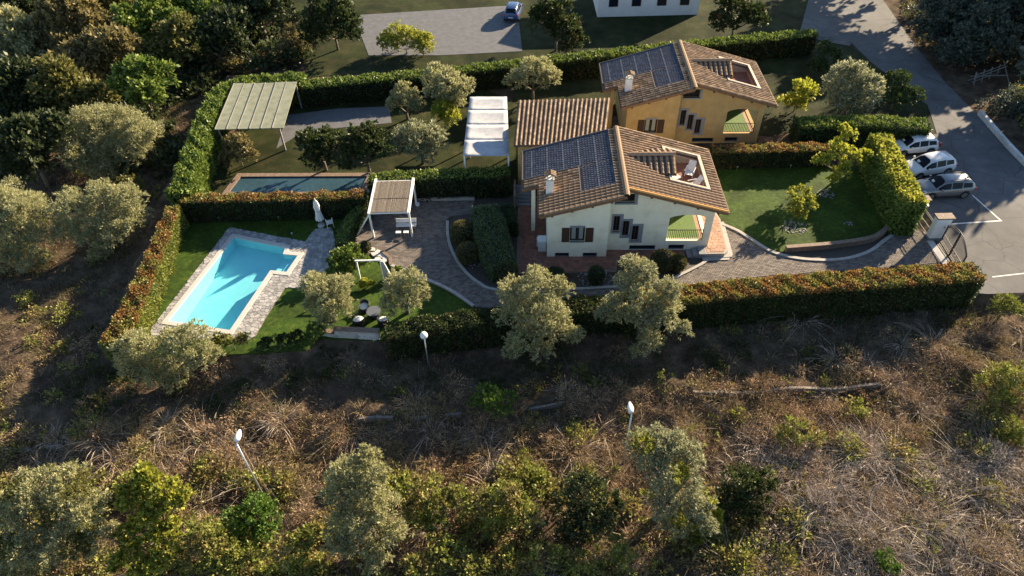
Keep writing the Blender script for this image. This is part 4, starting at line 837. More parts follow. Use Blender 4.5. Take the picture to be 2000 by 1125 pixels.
# wicker seats and table
def pouf(label, x, y, rr=.36, dark=False):
    p = thing('wicker_armchair', label, 'chair', (x, y, .0), 0, 'wicker seats on the lower lawn')
    MB().lathe((0, 0, 0), [(rr*.85, 0), (rr, .12), (rr, .34), (rr*.92, .38)], 18).build('wicker_base', 'dark_wicker', p, smooth=True)
    MB().lathe((0, 0, 0), [(rr*.88, .383), (rr*.93, .42), (rr*.90, .47), (rr*.6, .50)], 18).build('cushion', 'white_fabric', p, smooth=True)
    mb = MB(); K = 12
    for i in range(K+1):
        a = math.pi*(1.05+.9*i/K)
        for r_, z_ in ((rr*1.0, .30), (rr*1.12, .72), (rr*1.02, .74), (rr*.9, .385)): mb.v.append((r_*math.cos(a), r_*math.sin(a), z_))
    for i in range(K):
        for j in range(4): mb.f.append((i*4+j, i*4+(j+1) % 4, i*4+4+(j+1) % 4, i*4+4+j))
    b = mb.build('backrest', 'dark_wicker', p, smooth=True); return p
p = pouf('white cushioned wicker seat farthest up the lawn, at the table', -10.35, 34.1); p.rotation_euler.z = math.radians(150)
p = pouf('white cushioned wicker seat close to the capped white wall', -10.55, 32.75, .42); p.rotation_euler.z = math.radians(20)
p = pouf('white cushioned wicker seat half hidden by the dark hedge end', -8.85, 32.7, .38); p.rotation_euler.z = math.radians(-30)
tb = thing('wicker_table', 'round dark wicker table with glass top between the white seats', 'table', (-9.6, 33.5, 0))
MB().lathe((0, 0, 0), [(.38, 0), (.34, .3), (.40, .52)], 20).build('pedestal', 'dark_wicker', tb, smooth=True); MB().lathe((0, 0, 0), [(.50, .522), (.50, .545)], 24).build('table_top', 'grey_metal', tb)
# capped white wall at the front edge
ww = thing('capped_wall', 'cracked white retaining wall with brown stone cap below the seats', 'wall', (0, 0, 0))
mb = MB(); pw = P2([(624, 669), (660, 674), (745, 678)], -.75)
a, b, c = [np.array(q) for q in pw]; z0 = hz(*((b+c)/2-np.array([0, .8])))-.3
def wallseg(a, b, th, z0, z1, m, name, par, out=0.0):
    d = unit(b-a); n_ = np.array([-d[1], d[0]]); p = [a-d*out-n_*out, b+d*out-n_*out, b+d*out+n_*(th+out), a-d*out+n_*(th+out)]
    return MB().hexa([(*q, z0) for q in p]+[(*q, z1) for q in p]).build(name, m, par)
wallseg(a, b-.002, .3, z0, .38, 'plaster_grey', 'wall_body', ww); wallseg(b, c, .3, z0, .72, 'plaster_white', 'wall_body', ww).data.materials[0] = MATS['plaster_grey']
for (p_, q_, zt) in ((a, b-np.array([.08, 0]), .38), (b, c, .72)):
    L_ = np.linalg.norm(q_-p_); k = max(2, int(L_/.42)); d = unit(q_-p_)
    for i in range(k): wallseg(p_+d*(L_*i/k+.01), p_+d*(L_*(i+1)/k-.01), .3, zt+.002, zt+.07+rnd.uniform(0, .02), 'brown_wall', 'cap_stone', ww, .04)
d = unit(c-b); n_ = np.array([-d[1], d[0]])
for r_ in range(5):
    for k in range(4-(r_ % 2)):
        q = b+d*(1.62+k*.30+(r_ % 2)*.15); p = [q, q+d*.26, q+d*.26+n_*.1, q+n_*.1]; p = [x-n_*.03 for x in p]; zb = .50-r_*.2-.14
        MB().hexa([(*x, zb) for x in p]+[(*x, zb+.15) for x in p]).build('brick', 'concrete', ww)
# ------------------------------------------------------------------ gate and road side
gp = thing('gate_pillar', 'broad white gate pillar with flat brown cap beside the iron gate', 'pillar', (31.85, 40.1, -.02))
MB().box(0, 1.08, 0, .5, 0, 2.02).build('pillar_body', 'plaster_white', gp); MB().box(-.1, 1.2, -.09, .6, 2.02, 2.13).build('cap', 'brown_wall', gp); MB().box(-.03, 1.11, -.03, .53, .0, .18).build('plinth', 'grey_stone', gp); MB().box(.7, .78, -.02, -.002, 1.15, 1.3).build('bell_plate', 'grey_metal', gp)
gp = thing('gate_pillar', 'small white pillar with brown cap at the end of the creeper wall', 'pillar', (31.7, 42.4, -.02))
MB().box(0, .55, 0, .5, 0, 2.0).build('pillar_body', 'plaster_white', gp); MB().box(-.08, .63, -.08, .58, 2.0, 2.1).build('cap', 'brown_wall', gp)
def leaf_gate(name, label, p0, p1, ztop, n_, cat='gate'):
    g = thing(name, label, cat, (p0[0], p0[1], .05)); d = np.array(p1)-np.array(p0); L_ = np.linalg.norm(d); e = d/L_
    at_ = lambda u, z: (e[0]*u, e[1]*u, z)
    MB().bar(at_(0, 0), at_(0, ztop(0)), .07).build('gate_post', 'iron', g); MB().bar(at_(L_, 0), at_(L_, ztop(L_)), .07).build('gate_post', 'iron', g)
    for z in (.08, .62): MB().bar(at_(0, z), at_(L_, z), .05).build('rail', 'iron', g)
    for dz in (0, -.14):
        mb = MB(); mb.tube([at_(L_*i/12, ztop(L_*i/12)+dz) for i in range(13)], .028, 6); mb.build('top_rail', 'iron', g)
    for k in range(1, n_): u = L_*k/n_; MB().bar(at_(u, .08), at_(u, ztop(u)), .022).build('gate_bar', 'iron', g)
    return g
leaf_gate('iron_gate', 'black iron gate leaf hinged on the broad white pillar', (32.72, 39.95), (32.62, 38.35), lambda u: 1.45+.62*math.sin(u/1.6*math.pi/2), 14)
leaf_gate('iron_gate', 'black iron gate leaf reaching down to the red hedge', (32.60, 38.29), (32.46, 36.6), lambda u: 1.45+.62*math.cos(u/1.7*math.pi/2), 14)
leaf_gate('garden_gate', 'small sunlit wrought gate between the two white pillars', (31.95, 42.35), (31.95, 40.65), lambda u: 1.35, 12)
tr_ = thing('gate_track', 'pale concrete strip with dark rails under the iron gate', 'track', (32.2, 39.9, 0))
MB().box(-.55, -.05, -3.3, .05, -.1, .048).build('concrete_strip', 'concrete', tr_); MB().box(.02, .12, -3.3, .05, -.1, .055).build('rail', 'iron', tr_); MB().box(.20, .28, -3.3, .05, -.1, .055).build('rail', 'iron', tr_)
# guard wall right of the road
gw = thing('guard_wall', 'long low white concrete guard wall along the right edge of the road', 'wall', (0, 0, 0))
gl_ = P2([(1911, 223), (1935, 250), (1968, 288), (2000, 322), (2060, 380), (2150, 470)])
for a, b in zip(gl_[:-1], gl_[1:]):
    k = max(1, int(np.linalg.norm(np.array(b)-a)/2.2))
    for i in range(k):
        p = np.array(a)+(np.array(b)-a)*i/k; q = np.array(a)+(np.array(b)-a)*(i+1)/k; d = unit(q-p)*.02; kerb('wall_block', [p+d, q-d], .30, .42+rnd.uniform(-.02, .02), 'concrete', kind=None, parent=gw)
fn = thing('broken_fence', 'leaning grey wooden fence under the trees right of the road', 'fence', (47.6, 63.5, hz(47.6, 63.5)))
for k in range(4): MB().bar((-.6+k*1.05, .2+k*.55, .0), (-.75+k*1.05, .45+k*.5, 1.25), .09).build('post', 'grey_wood', fn)
for k in range(3): MB().bar((-1.0, .1, .35+k*.36), (3.0, 2.2, .30+k*.38), .05, .09).build('rail', 'grey_wood', fn)
for a_, b_ in (((-.9, .9, .1), (2.9, 1.6, 1.2)), ((2.6, -.6, .05), (3.0, 2.6, 1.35)), ((-.2, 1.8, .1), (2.4, .3, .9)), ((3.2, -1.9, .05), (2.5, -.4, .12))): MB().bar(a_, b_, .05, .09).build('loose_rail', 'grey_wood', fn)
# lamps
def height_to(p, v):
    lo, hi = 0.0, 15.0
    for _ in range(40):
        m_ = (lo+hi)/2; c_ = RW.T@(np.array([p[0], p[1], p[2]+m_])-CAMP); vv = 562.5-FPX*c_[1]/-c_[2]
        if vv > v: lo = m_
        else: hi = m_
    return lo
p = atg(837, 713); h = height_to(p, 655)
lm = thing('garden_lamp', 'garden lamp with white globe on a slim pole below the dark hedge', 'lamp', p); MB().tube([(0, 0, -.1), (0, 0, .5), (0, 0, h-.15)], [.06, .04, .035], 10).build('pole', 'metal', lm, smooth=True); MB().lathe((0, 0, 0), [(.09, h-.22), (.1, h-.12)], 12).build('collar', 'grey_metal', lm)
mb = MB(); R_ = .25; mb.lathe((0, 0, h), [(max(.01, R_*math.sin(t_)), -R_*math.cos(t_)) for t_ in np.linspace(.35, math.pi, 12)], 18); mb.build('globe', 'lamp_white', lm, smooth=True)
def street_lamp(label, u, v, ut, vt):
    p = atg(u, v); h = height_to(p, vt+20); r = thing('street_lamp', label, 'lamp', p, 0, 'street lamps in the field')
    MB().tube([(0, 0, -.2), (0, 0, 1.0), (0, 0, h)], [.075, .06, .045], 10).build('pole', 'metal', r, smooth=True)
    MB().tube([(0, -.05, h-.05), (0, .12, h+.08), (0, .25, h+.10)], .045, 8).build('arm', 'metal', r)
    mb = MB(); N = 9; S_ = 12
    for i in range(N):
        a = i/(N-1); y = .12+.68*a; ww_ = .145*math.sin(math.pi*(.14+.80*a)**.85)+.03
        for k in range(S_): t_ = 2*math.pi*k/S_; mb.v.append((ww_*math.cos(t_), y, h+.12+ww_*.62*math.sin(t_)+.04*a))
    for i in range(N-1):
        for k in range(S_): mb.f.append((i*S_+k, i*S_+(k+1) % S_, (i+1)*S_+(k+1) % S_, (i+1)*S_+k))
    mb.f.append(tuple(reversed(range(S_)))); mb.f.append(tuple((N-1)*S_+k for k in range(S_))); mb.build('lamp_head', 'lamp_white', r, smooth=True)
    MB().hexa([(-.11, .32, h+.0), (.11, .32, h+.0), (.11, .85, h+.03), (-.11, .85, h+.03), (-.12, .3, h+.06), (.12, .3, h+.06), (.12, .88, h+.09), (-.12, .88, h+.09)]).build('lens', 'glass_dark', r)
street_lamp('tall street lamp with white head above the bushes at the left', 521, 980, 456, 848)
street_lamp('street lamp with white head rising behind the vine covered olive', 1217, 905, 1228, 792)
# low field wall, seen here and there through the grass
fw_ = thing('field_wall', 'low stone edging wall crossing the dry field', 'wall')
ll = [np.array(q) for q in LOWWALL]
mb = MB()
for a, b in zip(ll[:-1], ll[1:]):
    d = unit(b-a); n_ = np.array([-d[1], d[0]])*.085; k = int(np.linalg.norm(b-a)/1.1)+1
    for i in range(k):
        uu = RW.T@(np.append(a+(b-a)*(i+.5)/k, -1.)-CAMP); uu = 1000+FPX*uu[0]/-uu[2]
        if not (690 < uu < 905 or 1020 < uu < 1110 or 1340 < uu < 1715 or uu < 130) or rnd.random() < .15: continue
        p = a+(b-a)*i/k; q = a+(b-a)*(i+.97)/k; za, zb_ = hz(*(p+[0, .5]))+.06, hz(*(q+[0, .5]))+.06
        sb = MB().hexa([(*(p-n_), za-.9), (*(q-n_), zb_-.9), (*(q+n_), zb_-.9), (*(p+n_), za-.9), (*(p-n_), za+.02), (*(q-n_), zb_+.02), (*(q+n_), zb_+.02), (*(p+n_), za+.02)]); sb.build('wall_stone', 'field_wall', fw_)
# ------------------------------------------------------------------ neighbouring garden
structure(sheet('neighbour_lawn', [(-27.5, 46.8), (1, 46.8), (1, 62), (-3, 66), (-24, 66)], [[(-23.8, 48.5), (-23.4, 50.7), (-12.3, 50.3), (-12.7, 48.0)]], -.01, 'rough_grass'))
structure(sheet('neighbour_grass', P2([(600, 150), (1100, 118), (1580, 62), (1590, -60), (560, -60), (575, 60)]), [], -.02, 'rough_grass')); structure(sheet('neighbour_grass', P2([(1500, 265), (1560, 255), (1830, 262), (1812, 205), (1700, 120), (1640, 70), (1560, 80), (1400, 110), (1010, 140), (1000, 200)]), [], -.025, 'rough_grass'))
structure(sheet('neighbour_path', P2([(560, 225), (660, 212), (760, 208), (765, 240), (660, 250), (575, 268), (540, 290)]), [], .01, 'path_grey'))
structure(sheet('neighbour_yard', P2([(690, 30), (1010, 10), (1020, 100), (860, 108), (720, 108)]), [], .01, 'path_grey')); structure(sheet('neighbour_road', P2([(1560, 70), (1590, -40), (1700, -40), (1660, 90)]), [], .006, 'asphalt'))
sp = thing('swimming_pool', 'narrow neighbouring pool with dark blue water behind the red hedge', 'swimming pool')
mb = MB(); Q = [(-23.8, 48.5), (-23.4, 50.7), (-12.3, 50.3), (-12.7, 48.0)]; qo = offset(Q, .5)
for i in range(4): j = (i+1) % 4; mb.hexa([(*qo[i], -.05), (*qo[j], -.05), (*Q[j], -.05), (*Q[i], -.05), (*qo[i], .06), (*qo[j], .06), (*Q[j], .06), (*Q[i], .06)])
mb.build('rim', 'brown_wall', sp); MB().prism(Q, -.055, -.05).build('basin', 'dull_water_floor', sp); MB().add([(x, y, -.01) for x, y in reversed(Q)], [(0, 1, 2, 3)]).build('water', 'water', sp)
for u in range(1): pass
cp = thing('carport', 'flat sage green carport roof inside the laurel hedge', 'carport', (-23.1, 58.6, 0))
for k in range(6):
    f0, f1 = k/6+.004, (k+1)/6-.004; lx = lambda f: -2.9+6.1*f; tx = lambda f: -3.3+6.1*f; sg = .03*rnd.uniform(-1, 1)
    MB().hexa([(lx(f0), -4.05, 2.40), (lx(f1), -4.05, 2.40), (tx(f1), 4.0, 2.6+sg), (tx(f0), 4.0, 2.6+sg), (lx(f0), -4.05, 2.47), (lx(f1), -4.05, 2.47), (tx(f1), 4.0, 2.67+sg), (tx(f0), 4.0, 2.67+sg)]).build('roof_panel', 'canopy', cp)
    MB().bar((lx(k/6), -4.05, 2.5), (tx(k/6), 4.0, 2.70), .05, .06).build('roof_rib', 'grey_wood', cp)
for x in (-2.7, 2.7):
    for y in (-3.8, 3.7): MB().box(x-.07, x+.07, y-.07, y+.07, 0, 2.42).build('post', 'grey_wood', cp)
wc = thing('canvas_gazebo', 'white flat canvas gazebo roof left of the brown tiled annex', 'gazebo', (0, 0, 0))
GZ_ = [at(*p, 3.3)[:2] for p in ((904, 306), (995, 306), (990, 190), (918, 190))]
G0, G1, G2, G3 = GZ_
for k in range(4):
    mb = MB(); NU, NV = 8, 5
    for i in range(NU+1):
        for j in range(NV+1):
            s_ = i/NU; t_ = (k+j/NV*.985)/4; q = (G0*(1-s_)+G1*s_)*(1-t_)+(G3*(1-s_)+G2*s_)*t_; mb.v.append((q[0], q[1], 3.38-.13*math.sin(math.pi*j/NV)*math.sin(math.pi*s_)**.5+.01*math.sin(i*2.1+j*1.3+k)))
    for i in range(NU):
        for j in range(NV): q = i*(NV+1)+j; mb.f.append((q, q+NV+1, q+NV+2, q+1))
    o = mb.build('canvas_panel', 'canvas', wc, smooth=True); o.modifiers.new('thick', 'SOLIDIFY').thickness = .02
    if k: pa = G0*(1-k/4)+G3*(k/4); pb = G1*(1-k/4)+G2*(k/4); MB().bar((*pa, 3.33), (*pb, 3.33), .06, .08).build('rafter', 'white_paint', wc)
gc_ = np.mean(GZ_, 0)
for q in GZ_+[(GZ_[0]+GZ_[3])/2, (GZ_[1]+GZ_[2])/2]: q = q+(gc_-q)*.05; MB().box(q[0]-.06, q[0]+.06, q[1]-.06, q[1]+.06, -.05, 3.298).build('post', 'white_paint', wc)
SZ0, SZ1 = 4.3, 5.3
S4 = [at(1004, 305, SZ0)[:2], at(1186, 300, SZ0)[:2], at(1192, 190, SZ1)[:2], at(1012, 205, SZ1)[:2]]; S4[0][1] = S4[1][1] = 47.9; S4[2][1] = S4[3][1] = min(S4[2][1], 53.2)
sh_ = thing('tiled_annex', 'brown tiled annex roof between the gazebo and the ochre house', 'annex', (0, 0, 0))
MB().hexa([(*S4[0], SZ0-.15), (*S4[1], SZ0-.15), (*S4[2], SZ1-.15), (*S4[3], SZ1-.15), (*S4[0], SZ0), (*S4[1], SZ0), (*S4[2], SZ1), (*S4[3], SZ1)]).build('roof', 'tile_under', sh_)
sc_ = np.mean(S4, 0); MB().prism([tuple(q+(sc_-q)*.08) for q in S4], -.05, SZ0-.17).build('wall', 'plaster_yellow', sh_)
mb = MB(); NX = int(np.linalg.norm(S4[1]-S4[0])/.34); NY = 15
for k in range(NX):
    for j in range(NY):
        P_ = lambda a, b: np.append((S4[0]+(S4[1]-S4[0])*a)*(1-b)+(S4[3]+(S4[2]-S4[3])*a)*b, SZ0+(SZ1-SZ0)*b)
        a0, a1, am = (k+.2)/NX, (k+.8)/NX, (k+.5)/NX; b0, b1 = j/NY, (j+1.05)/NY; U = lambda q, z: (q[0], q[1], q[2]+z)
        mb.add([U(P_(a0, b0), 0), U(P_(am, b0), .1), U(P_(a1, b0), 0), U(P_(a0, b1), .03), U(P_(am, b1), .07), U(P_(a1, b1), .03)], [(0, 1, 4, 3), (1, 2, 5, 4), (0, 2, 1)])
mb.build('roof_tiles', 'tile', sh_)['kind'] = 'stuff'
wh = thing('white_house', 'white house front with dark windows at the top edge of the view', 'house', (17.0, 82.0, 0))
MB().box(-6, 6, 0, 7, 0, 4.2).build('wall', 'plaster_white', wh)
MB().hexa([(-6.6, -.6, 4.2), (6.6, -.6, 4.2), (6.6, 3.5, 5.6), (-6.6, 3.5, 5.6), (-6.6, -.6, 4.4), (6.6, -.6, 4.4), (6.6, 3.5, 5.8), (-6.6, 3.5, 5.8)]).hexa([(-6.6, 3.5, 5.6), (6.6, 3.5, 5.6), (6.6, 7.6, 4.2), (-6.6, 7.6, 4.2), (-6.6, 3.5, 5.8), (6.6, 3.5, 5.8), (6.6, 7.6, 4.4), (-6.6, 7.6, 4.4)]).build('roof', 'tile', wh)
for x in (-4.2, -1.5, 1.5, 4.2):
    o = MB().box(x-.55, x+.55, -.05, -.002, 1.2, 2.6).build('window', 'dark_wood', wh); MB().box(x-.45, x+.45, -.07, -.052, 1.3, 2.5).build('pane', 'glass_dark', o)
car('blue car parked on the pale yard at the top edge of the view', (1.0, 83.0, .015), math.radians(80), 'car_blue', group='cars beyond the long dark hedge')
# ------------------------------------------------------------------ trees and shrubs
RIGHT = RW@np.array([1.0, 0, 0]); UPC = RW@np.array([0, 1.0, 0]); VIEW = RW@np.array([0, 0, -1.0])
NLEAF = [0]
def subdivide(lobes, k, f, jit):
    """split every lobe into smaller ones on its surface, for an uneven outline"""
    out = []
    for c, r in lobes:
        out.append((c, r*.66))
        for _ in range(k):
            d = unit(rng.normal(size=3)); d[2] = abs(d[2])*.9-.15; rr = r*f*rng.uniform(.55, 1.25); out.append((c+d*r*rng.uniform(.62, 1.12), rr))
    return out
def tree(name, label, cat, lobes_px, hc, leaf, dens=95, L=.27, W=.085, group=None, trunk=.16, sub=(9, .38), spread=.7, m=12, depth=(.5, 1.08), droop=0.0, tuft=.16, bare=0.0, crown='crown', leaf2=None, flat=1.0, rs=.88):
    A = np.array(lobes_px, float); uc = np.average(A[:, 0], weights=A[:, 2]**2); vc = np.average(A[:, 1], weights=A[:, 2]**2); b = atg(uc, vc, hc); cw = b+np.array([0, 0, hc]); s = mpx(cw)
    root = thing(name, label, cat, b, rng.uniform(0, .01), group); lobes = []
    for u, v, r in A:
        q = RIGHT*(u-uc)*s-UPC*(v-vc)*s+VIEW*rng.uniform(-.35, .35)*r*s; q = q+np.array([0, 0, hc]); q[2] = max(q[2], r*s*.6); lobes.append((q, r*s*rs))
    sm = subdivide(lobes, sub[0], sub[1], 0)
    V_ = lobe_leaves(sm, dens, L, W, spread, m, depth, droop, tuft, flat)
    V_ = V_.reshape(-1, 4, 3); V_ = V_[V_[:, :, 2].min(1) > .02].reshape(-1, 3); NLEAF[0] += len(V_)//4
    n_ = len(V_)//4; mi = None; ms_ = leaf
    if leaf2: ms_ = [leaf, leaf2[0]]; c_ = V_.reshape(-1, 4, 3)[:, 0]; f_ = np.sin(c_[:, 0]*1.7+1)*np.sin(c_[:, 1]*1.3+c_[:, 2]*1.9); mi = (f_ > leaf2[1]).astype(int)
    link(crown, quads_mesh(crown, V_, ms_, mi), root)
    mb = MB(); big = sorted(lobes, key=lambda l: -l[1])[:9]; cm = np.mean([l[0] for l in lobes], 0); fork = np.array([cm[0]*.3, cm[1]*.3, max(.3, cm[2]*.42)])
    mb.tube([(0, 0, -.3), fork*np.array([.4, .4, .55]), fork], [trunk*1.35, trunk, trunk*.9], 8)
    for c, r in big:
        mid = fork*.5+c*.5+rng.normal(size=3)*.12; mb.tube([fork*.98, mid, c, c+unit(c-fork)*r*.6], [trunk*.6, trunk*.42, trunk*.26, trunk*.08], 6)
        for _ in range(3):
            d = unit(rng.normal(size=3)+np.array([0, 0, .6])); mb.tube([c*.8+fork*.2, c+d*r*.4, c+d*r*.85], [trunk*.25, trunk*.15, trunk*.05], 5)
    mb.build('trunk', 'bark', root, smooth=True); return root
G1 = 'olive trees round the plot'
OL = dict(dens=145, L=.20, W=.056, group=G1, sub=(14, .30), tuft=.17)
tree('olive_tree', 'round silvery olive tree on the slope left of the laurel hedge', 'olive tree', [(150, 275, 42), (190, 245, 48), (240, 240, 48), (275, 262, 38), (225, 290, 55), (175, 310, 40), (255, 300, 40), (210, 345, 34)], 2.6, 'olive', **OL)
tree('olive_tree', 'silvery olive tree left of the red-topped pool hedge', 'olive tree', [(150, 410, 42), (200, 395, 46), (248, 390, 36), (258, 430, 34), (170, 450, 42), (215, 450, 42), (130, 450, 30), (200, 490, 24)], 2.5, 'olive', **OL)
tree('olive_tree', 'olive tree cut by the left edge of the photo', 'olive tree', [(10, 395, 46), (60, 420, 50), (20, 450, 55), (75, 470, 36), (10, 505, 45), (60, 510, 34), (-40, 430, 50)], 2.6, 'olive', **OL)
tree('olive_tree', 'broad low olive tree in front of the pool', 'olive tree', [(265, 680, 44), (250, 715, 36), (300, 735, 38), (330, 680, 42), (375, 665, 40), (395, 700, 32), (345, 740, 30), (412, 690, 22)], 2.2, 'olive', **OL)
tree('olive_tree', 'compact olive tree on the lawn right of the pool deck', 'olive tree', [(625, 560, 34), (662, 565, 32), (640, 600, 38), (615, 595, 26), (670, 600, 26), (640, 628, 22)], 2.0, 'olive', **OL)
tree('olive_tree', 'half shaded olive tree on the lawn below the white curtain frame', 'olive tree', [(770, 565, 32), (805, 550, 28), (800, 585, 32), (765, 598, 26), (825, 578, 18)], 1.9, 'olive', **OL)
tree('olive_tree', 'tall full olive tree in front of the villa terrace', 'olive tree', [(1000, 575, 32), (1045, 560, 38), (1090, 565, 28), (1010, 615, 42), (1060, 610, 46), (1085, 645, 38), (1030, 660, 40), (1060, 690, 26), (1120, 655, 22), (1000, 690, 18)], 3.0, 'olive', trunk=.22, **OL)
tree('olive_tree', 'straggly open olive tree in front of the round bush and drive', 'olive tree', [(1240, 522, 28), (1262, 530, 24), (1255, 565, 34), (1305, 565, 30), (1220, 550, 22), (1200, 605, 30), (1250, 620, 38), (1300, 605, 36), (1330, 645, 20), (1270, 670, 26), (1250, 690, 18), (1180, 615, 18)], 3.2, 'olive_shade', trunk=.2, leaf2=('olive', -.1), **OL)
tree('olive_tree', 'tall olive tree in the foreground thicket with a pointed top', 'olive tree', [(712, 895, 26), (680, 920, 34), (730, 925, 34), (665, 960, 40), (715, 965, 46), (690, 1010, 46), (750, 1000, 42), (775, 1035, 28), (700, 1060, 40), (660, 1060, 30), (735, 1090, 30)], 3.6, 'olive', trunk=.24, **OL)
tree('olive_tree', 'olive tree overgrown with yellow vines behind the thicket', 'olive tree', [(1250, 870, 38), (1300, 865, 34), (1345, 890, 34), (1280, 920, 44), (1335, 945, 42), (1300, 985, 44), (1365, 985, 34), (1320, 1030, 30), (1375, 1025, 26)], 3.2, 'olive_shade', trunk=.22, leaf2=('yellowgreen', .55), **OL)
tree('olive_tree', 'large olive tree in the bottom left corner', 'olive tree', [(70, 960, 50), (130, 950, 44), (30, 1000, 52), (100, 1005, 55), (170, 995, 46), (60, 1070, 55), (140, 1065, 50), (200, 1060, 38), (0, 1080, 50), (40, 1120, 40)], 3.2, 'olive', trunk=.22, leaf2=('broad', .35), **OL)
tree('fig_tree', 'yellow-green leafy tree beside the bottom left olive', 'tree', [(285, 935, 26), (325, 960, 36), (260, 970, 28), (350, 975, 22), (300, 1000, 30), (270, 1040, 32), (320, 1045, 30), (260, 1090, 34), (310, 1095, 30)], 3.0, 'yellowgreen', dens=42, L=.26, W=.18, trunk=.14, depth=(.4, 1.1))
# trees of the garden
tree('lime_tree', 'bright yellow-green young tree on the shaded lawn', 'tree', [(1652, 268, 16), (1640, 292, 22), (1620, 312, 17), (1664, 306, 21), (1690, 303, 12), (1645, 332, 19), (1602, 316, 12), (1628, 350, 10), (1683, 322, 9), (1650, 252, 10)], 2.7, 'lime', dens=70, L=.19, W=.14, trunk=.09, sub=(6, .42), tuft=.2)
tree('small_tree', 'small green tree in a stone ring on the lawn', 'tree', [(1565, 378, 20), (1548, 395, 20), (1575, 398, 18), (1560, 415, 16)], 1.7, 'yellowgreen', dens=60, L=.18, W=.12, trunk=.06)
# wood at top left
FT = dict(rs=1.12, dens=28, L=.46, W=.29, group='trees of the wood on the left slope', trunk=.25, sub=(7, .40), m=10)
F = [('round light olive-green tree at the left edge of the wood', [(30, 75, 55), (70, 85, 40), (20, 110, 40), (60, 110, 38)], 'olive'),
     ('tree at the top left corner of the wood', [(20, 20, 40), (60, 15, 34), (-10, 40, 40)], 'broad_dark'),
     ('brownish tree crown in the middle of the wood', [(140, 50, 44), (180, 70, 40), (120, 80, 36), (160, 100, 36)], 'broad_brown'),
     ('golden tree crown in the wood, catching most sun', [(200, 120, 42), (160, 140, 40), (230, 85, 34), (190, 160, 34)], 'broad_brown'),
     ('tree above the golden crown at the top of the wood', [(220, 30, 40), (170, 20, 36), (260, 40, 32)], 'broad'),
     ('green tree at the right side of the wood, upper', [(290, 35, 38), (330, 50, 36), (270, 65, 32), (310, 85, 34)], 'laurel'),
     ('ivy draped tree at the right side of the wood, lower', [(345, 70, 34), (360, 95, 28), (320, 105, 32), (300, 115, 28)], 'broad'),
     ('bright green low tree at the edge of the wood above the silvery olive', [(275, 150, 36), (300, 175, 28), (250, 170, 30), (280, 195, 26)], 'laurel'),
     ('olive-brown tree below the golden crown', [(150, 185, 36), (110, 165, 38), (190, 200, 34), (130, 210, 30)], 'broad'),
     ('dark tree at the left below the round light tree', [(30, 170, 46), (70, 190, 42), (20, 220, 46), (60, 235, 40)], 'broad_dark'),
     ('deeply shaded tree in the hollow at the left', [(60, 275, 44), (20, 290, 46), (100, 260, 34), (50, 320, 36)], 'broad_dark'),
     ('tall dark tree at the top of the view beside the wood', [(365, 10, 36), (400, 20, 34), (380, 40, 30)], 'laurel'),
     ('dark shaded tree right of the ivy draped tree', [(410, 70, 34), (430, 45, 34), (400, 100, 28), (450, 80, 26)], 'broad_dark'),
     ('dark tree at the top edge left of the neighbouring gardens', [(480, 15, 36), (530, 10, 36), (500, 35, 26)], 'broad_dark')]
for lb, lo, lf in F: tree('wood_tree', lb, 'tree', lo, 4.0, lf, **FT)
SH = dict(dens=90, L=.22, W=.10, trunk=.05, sub=(6, .4))
tree('round_shrub', 'large round brownish shrub above the laurel hedge', 'shrub', [(565, 80, 30), (575, 100, 26), (555, 105, 24)], 1.6, 'broad_brown', **SH)
tree('round_shrub', 'small golden shrub just above the corner of the laurel hedge', 'shrub', [(455, 122, 22), (440, 130, 16), (475, 132, 16)], 1.0, 'broad_brown', **SH)
tree('dark_shrub', 'flat dark green shrub at the top beside the large round shrub', 'shrub', [(525, 45, 18), (555, 38, 18), (585, 35, 16)], 1.2, 'broad_dark', **SH)
tree('hedge_shrub', 'loose shrub at the end of the laurel hedge behind the silvery olive', 'shrub', [(260, 360, 18), (240, 355, 14), (275, 370, 14)], 1.2, 'broad', **SH)
# top right
TR = dict(dens=46, L=.40, W=.22, group='grey-green trees right of the road', trunk=.25, sub=(8, .38), m=10)
for lb, lo, hc in (('grey-green tree right of the road at the top edge', [(1830, 30, 34), (1870, 20, 36), (1815, 60, 28), (1855, 65, 34), (1890, 55, 30)], 2.6), ('widest grey-green tree right of the road, above the broken fence', [(1920, 40, 40), (1895, 85, 34), (1940, 85, 38), (1860, 100, 28), (1900, 115, 22)], 2.6), ('grey-green tree at the top right corner', [(1985, 30, 42), (2020, 60, 42), (1985, 90, 36), (2040, 20, 46), (1975, 120, 26)], 2.6), ('tall tree beyond the top edge beside the road', [(1840, -110, 75), (1900, -120, 75), (1860, -70, 60)], 6.5), ('tree beyond the top edge behind the grey-green crowns', [(1970, -100, 85), (2030, -90, 85)], 6.5), ('tree beyond the top edge across the road from the white house', [(1740, -130, 70), (1790, -150, 70)], 6.0), ('dark tree on the right bank beyond the guard wall', [(2075, 150, 60), (2120, 200, 60), (2060, 110, 50)], 3.6), ('farther tree on the right bank whose shadow reaches the hedge', [(2110, 60, 80), (2160, 90, 80), (2190, 20, 80)], 5.5)): tree('roadside_tree', lb, 'tree', lo, hc, 'greygreen', **(TR if hc < 3 else dict(TR, dens=9, L=.85, W=.5)))
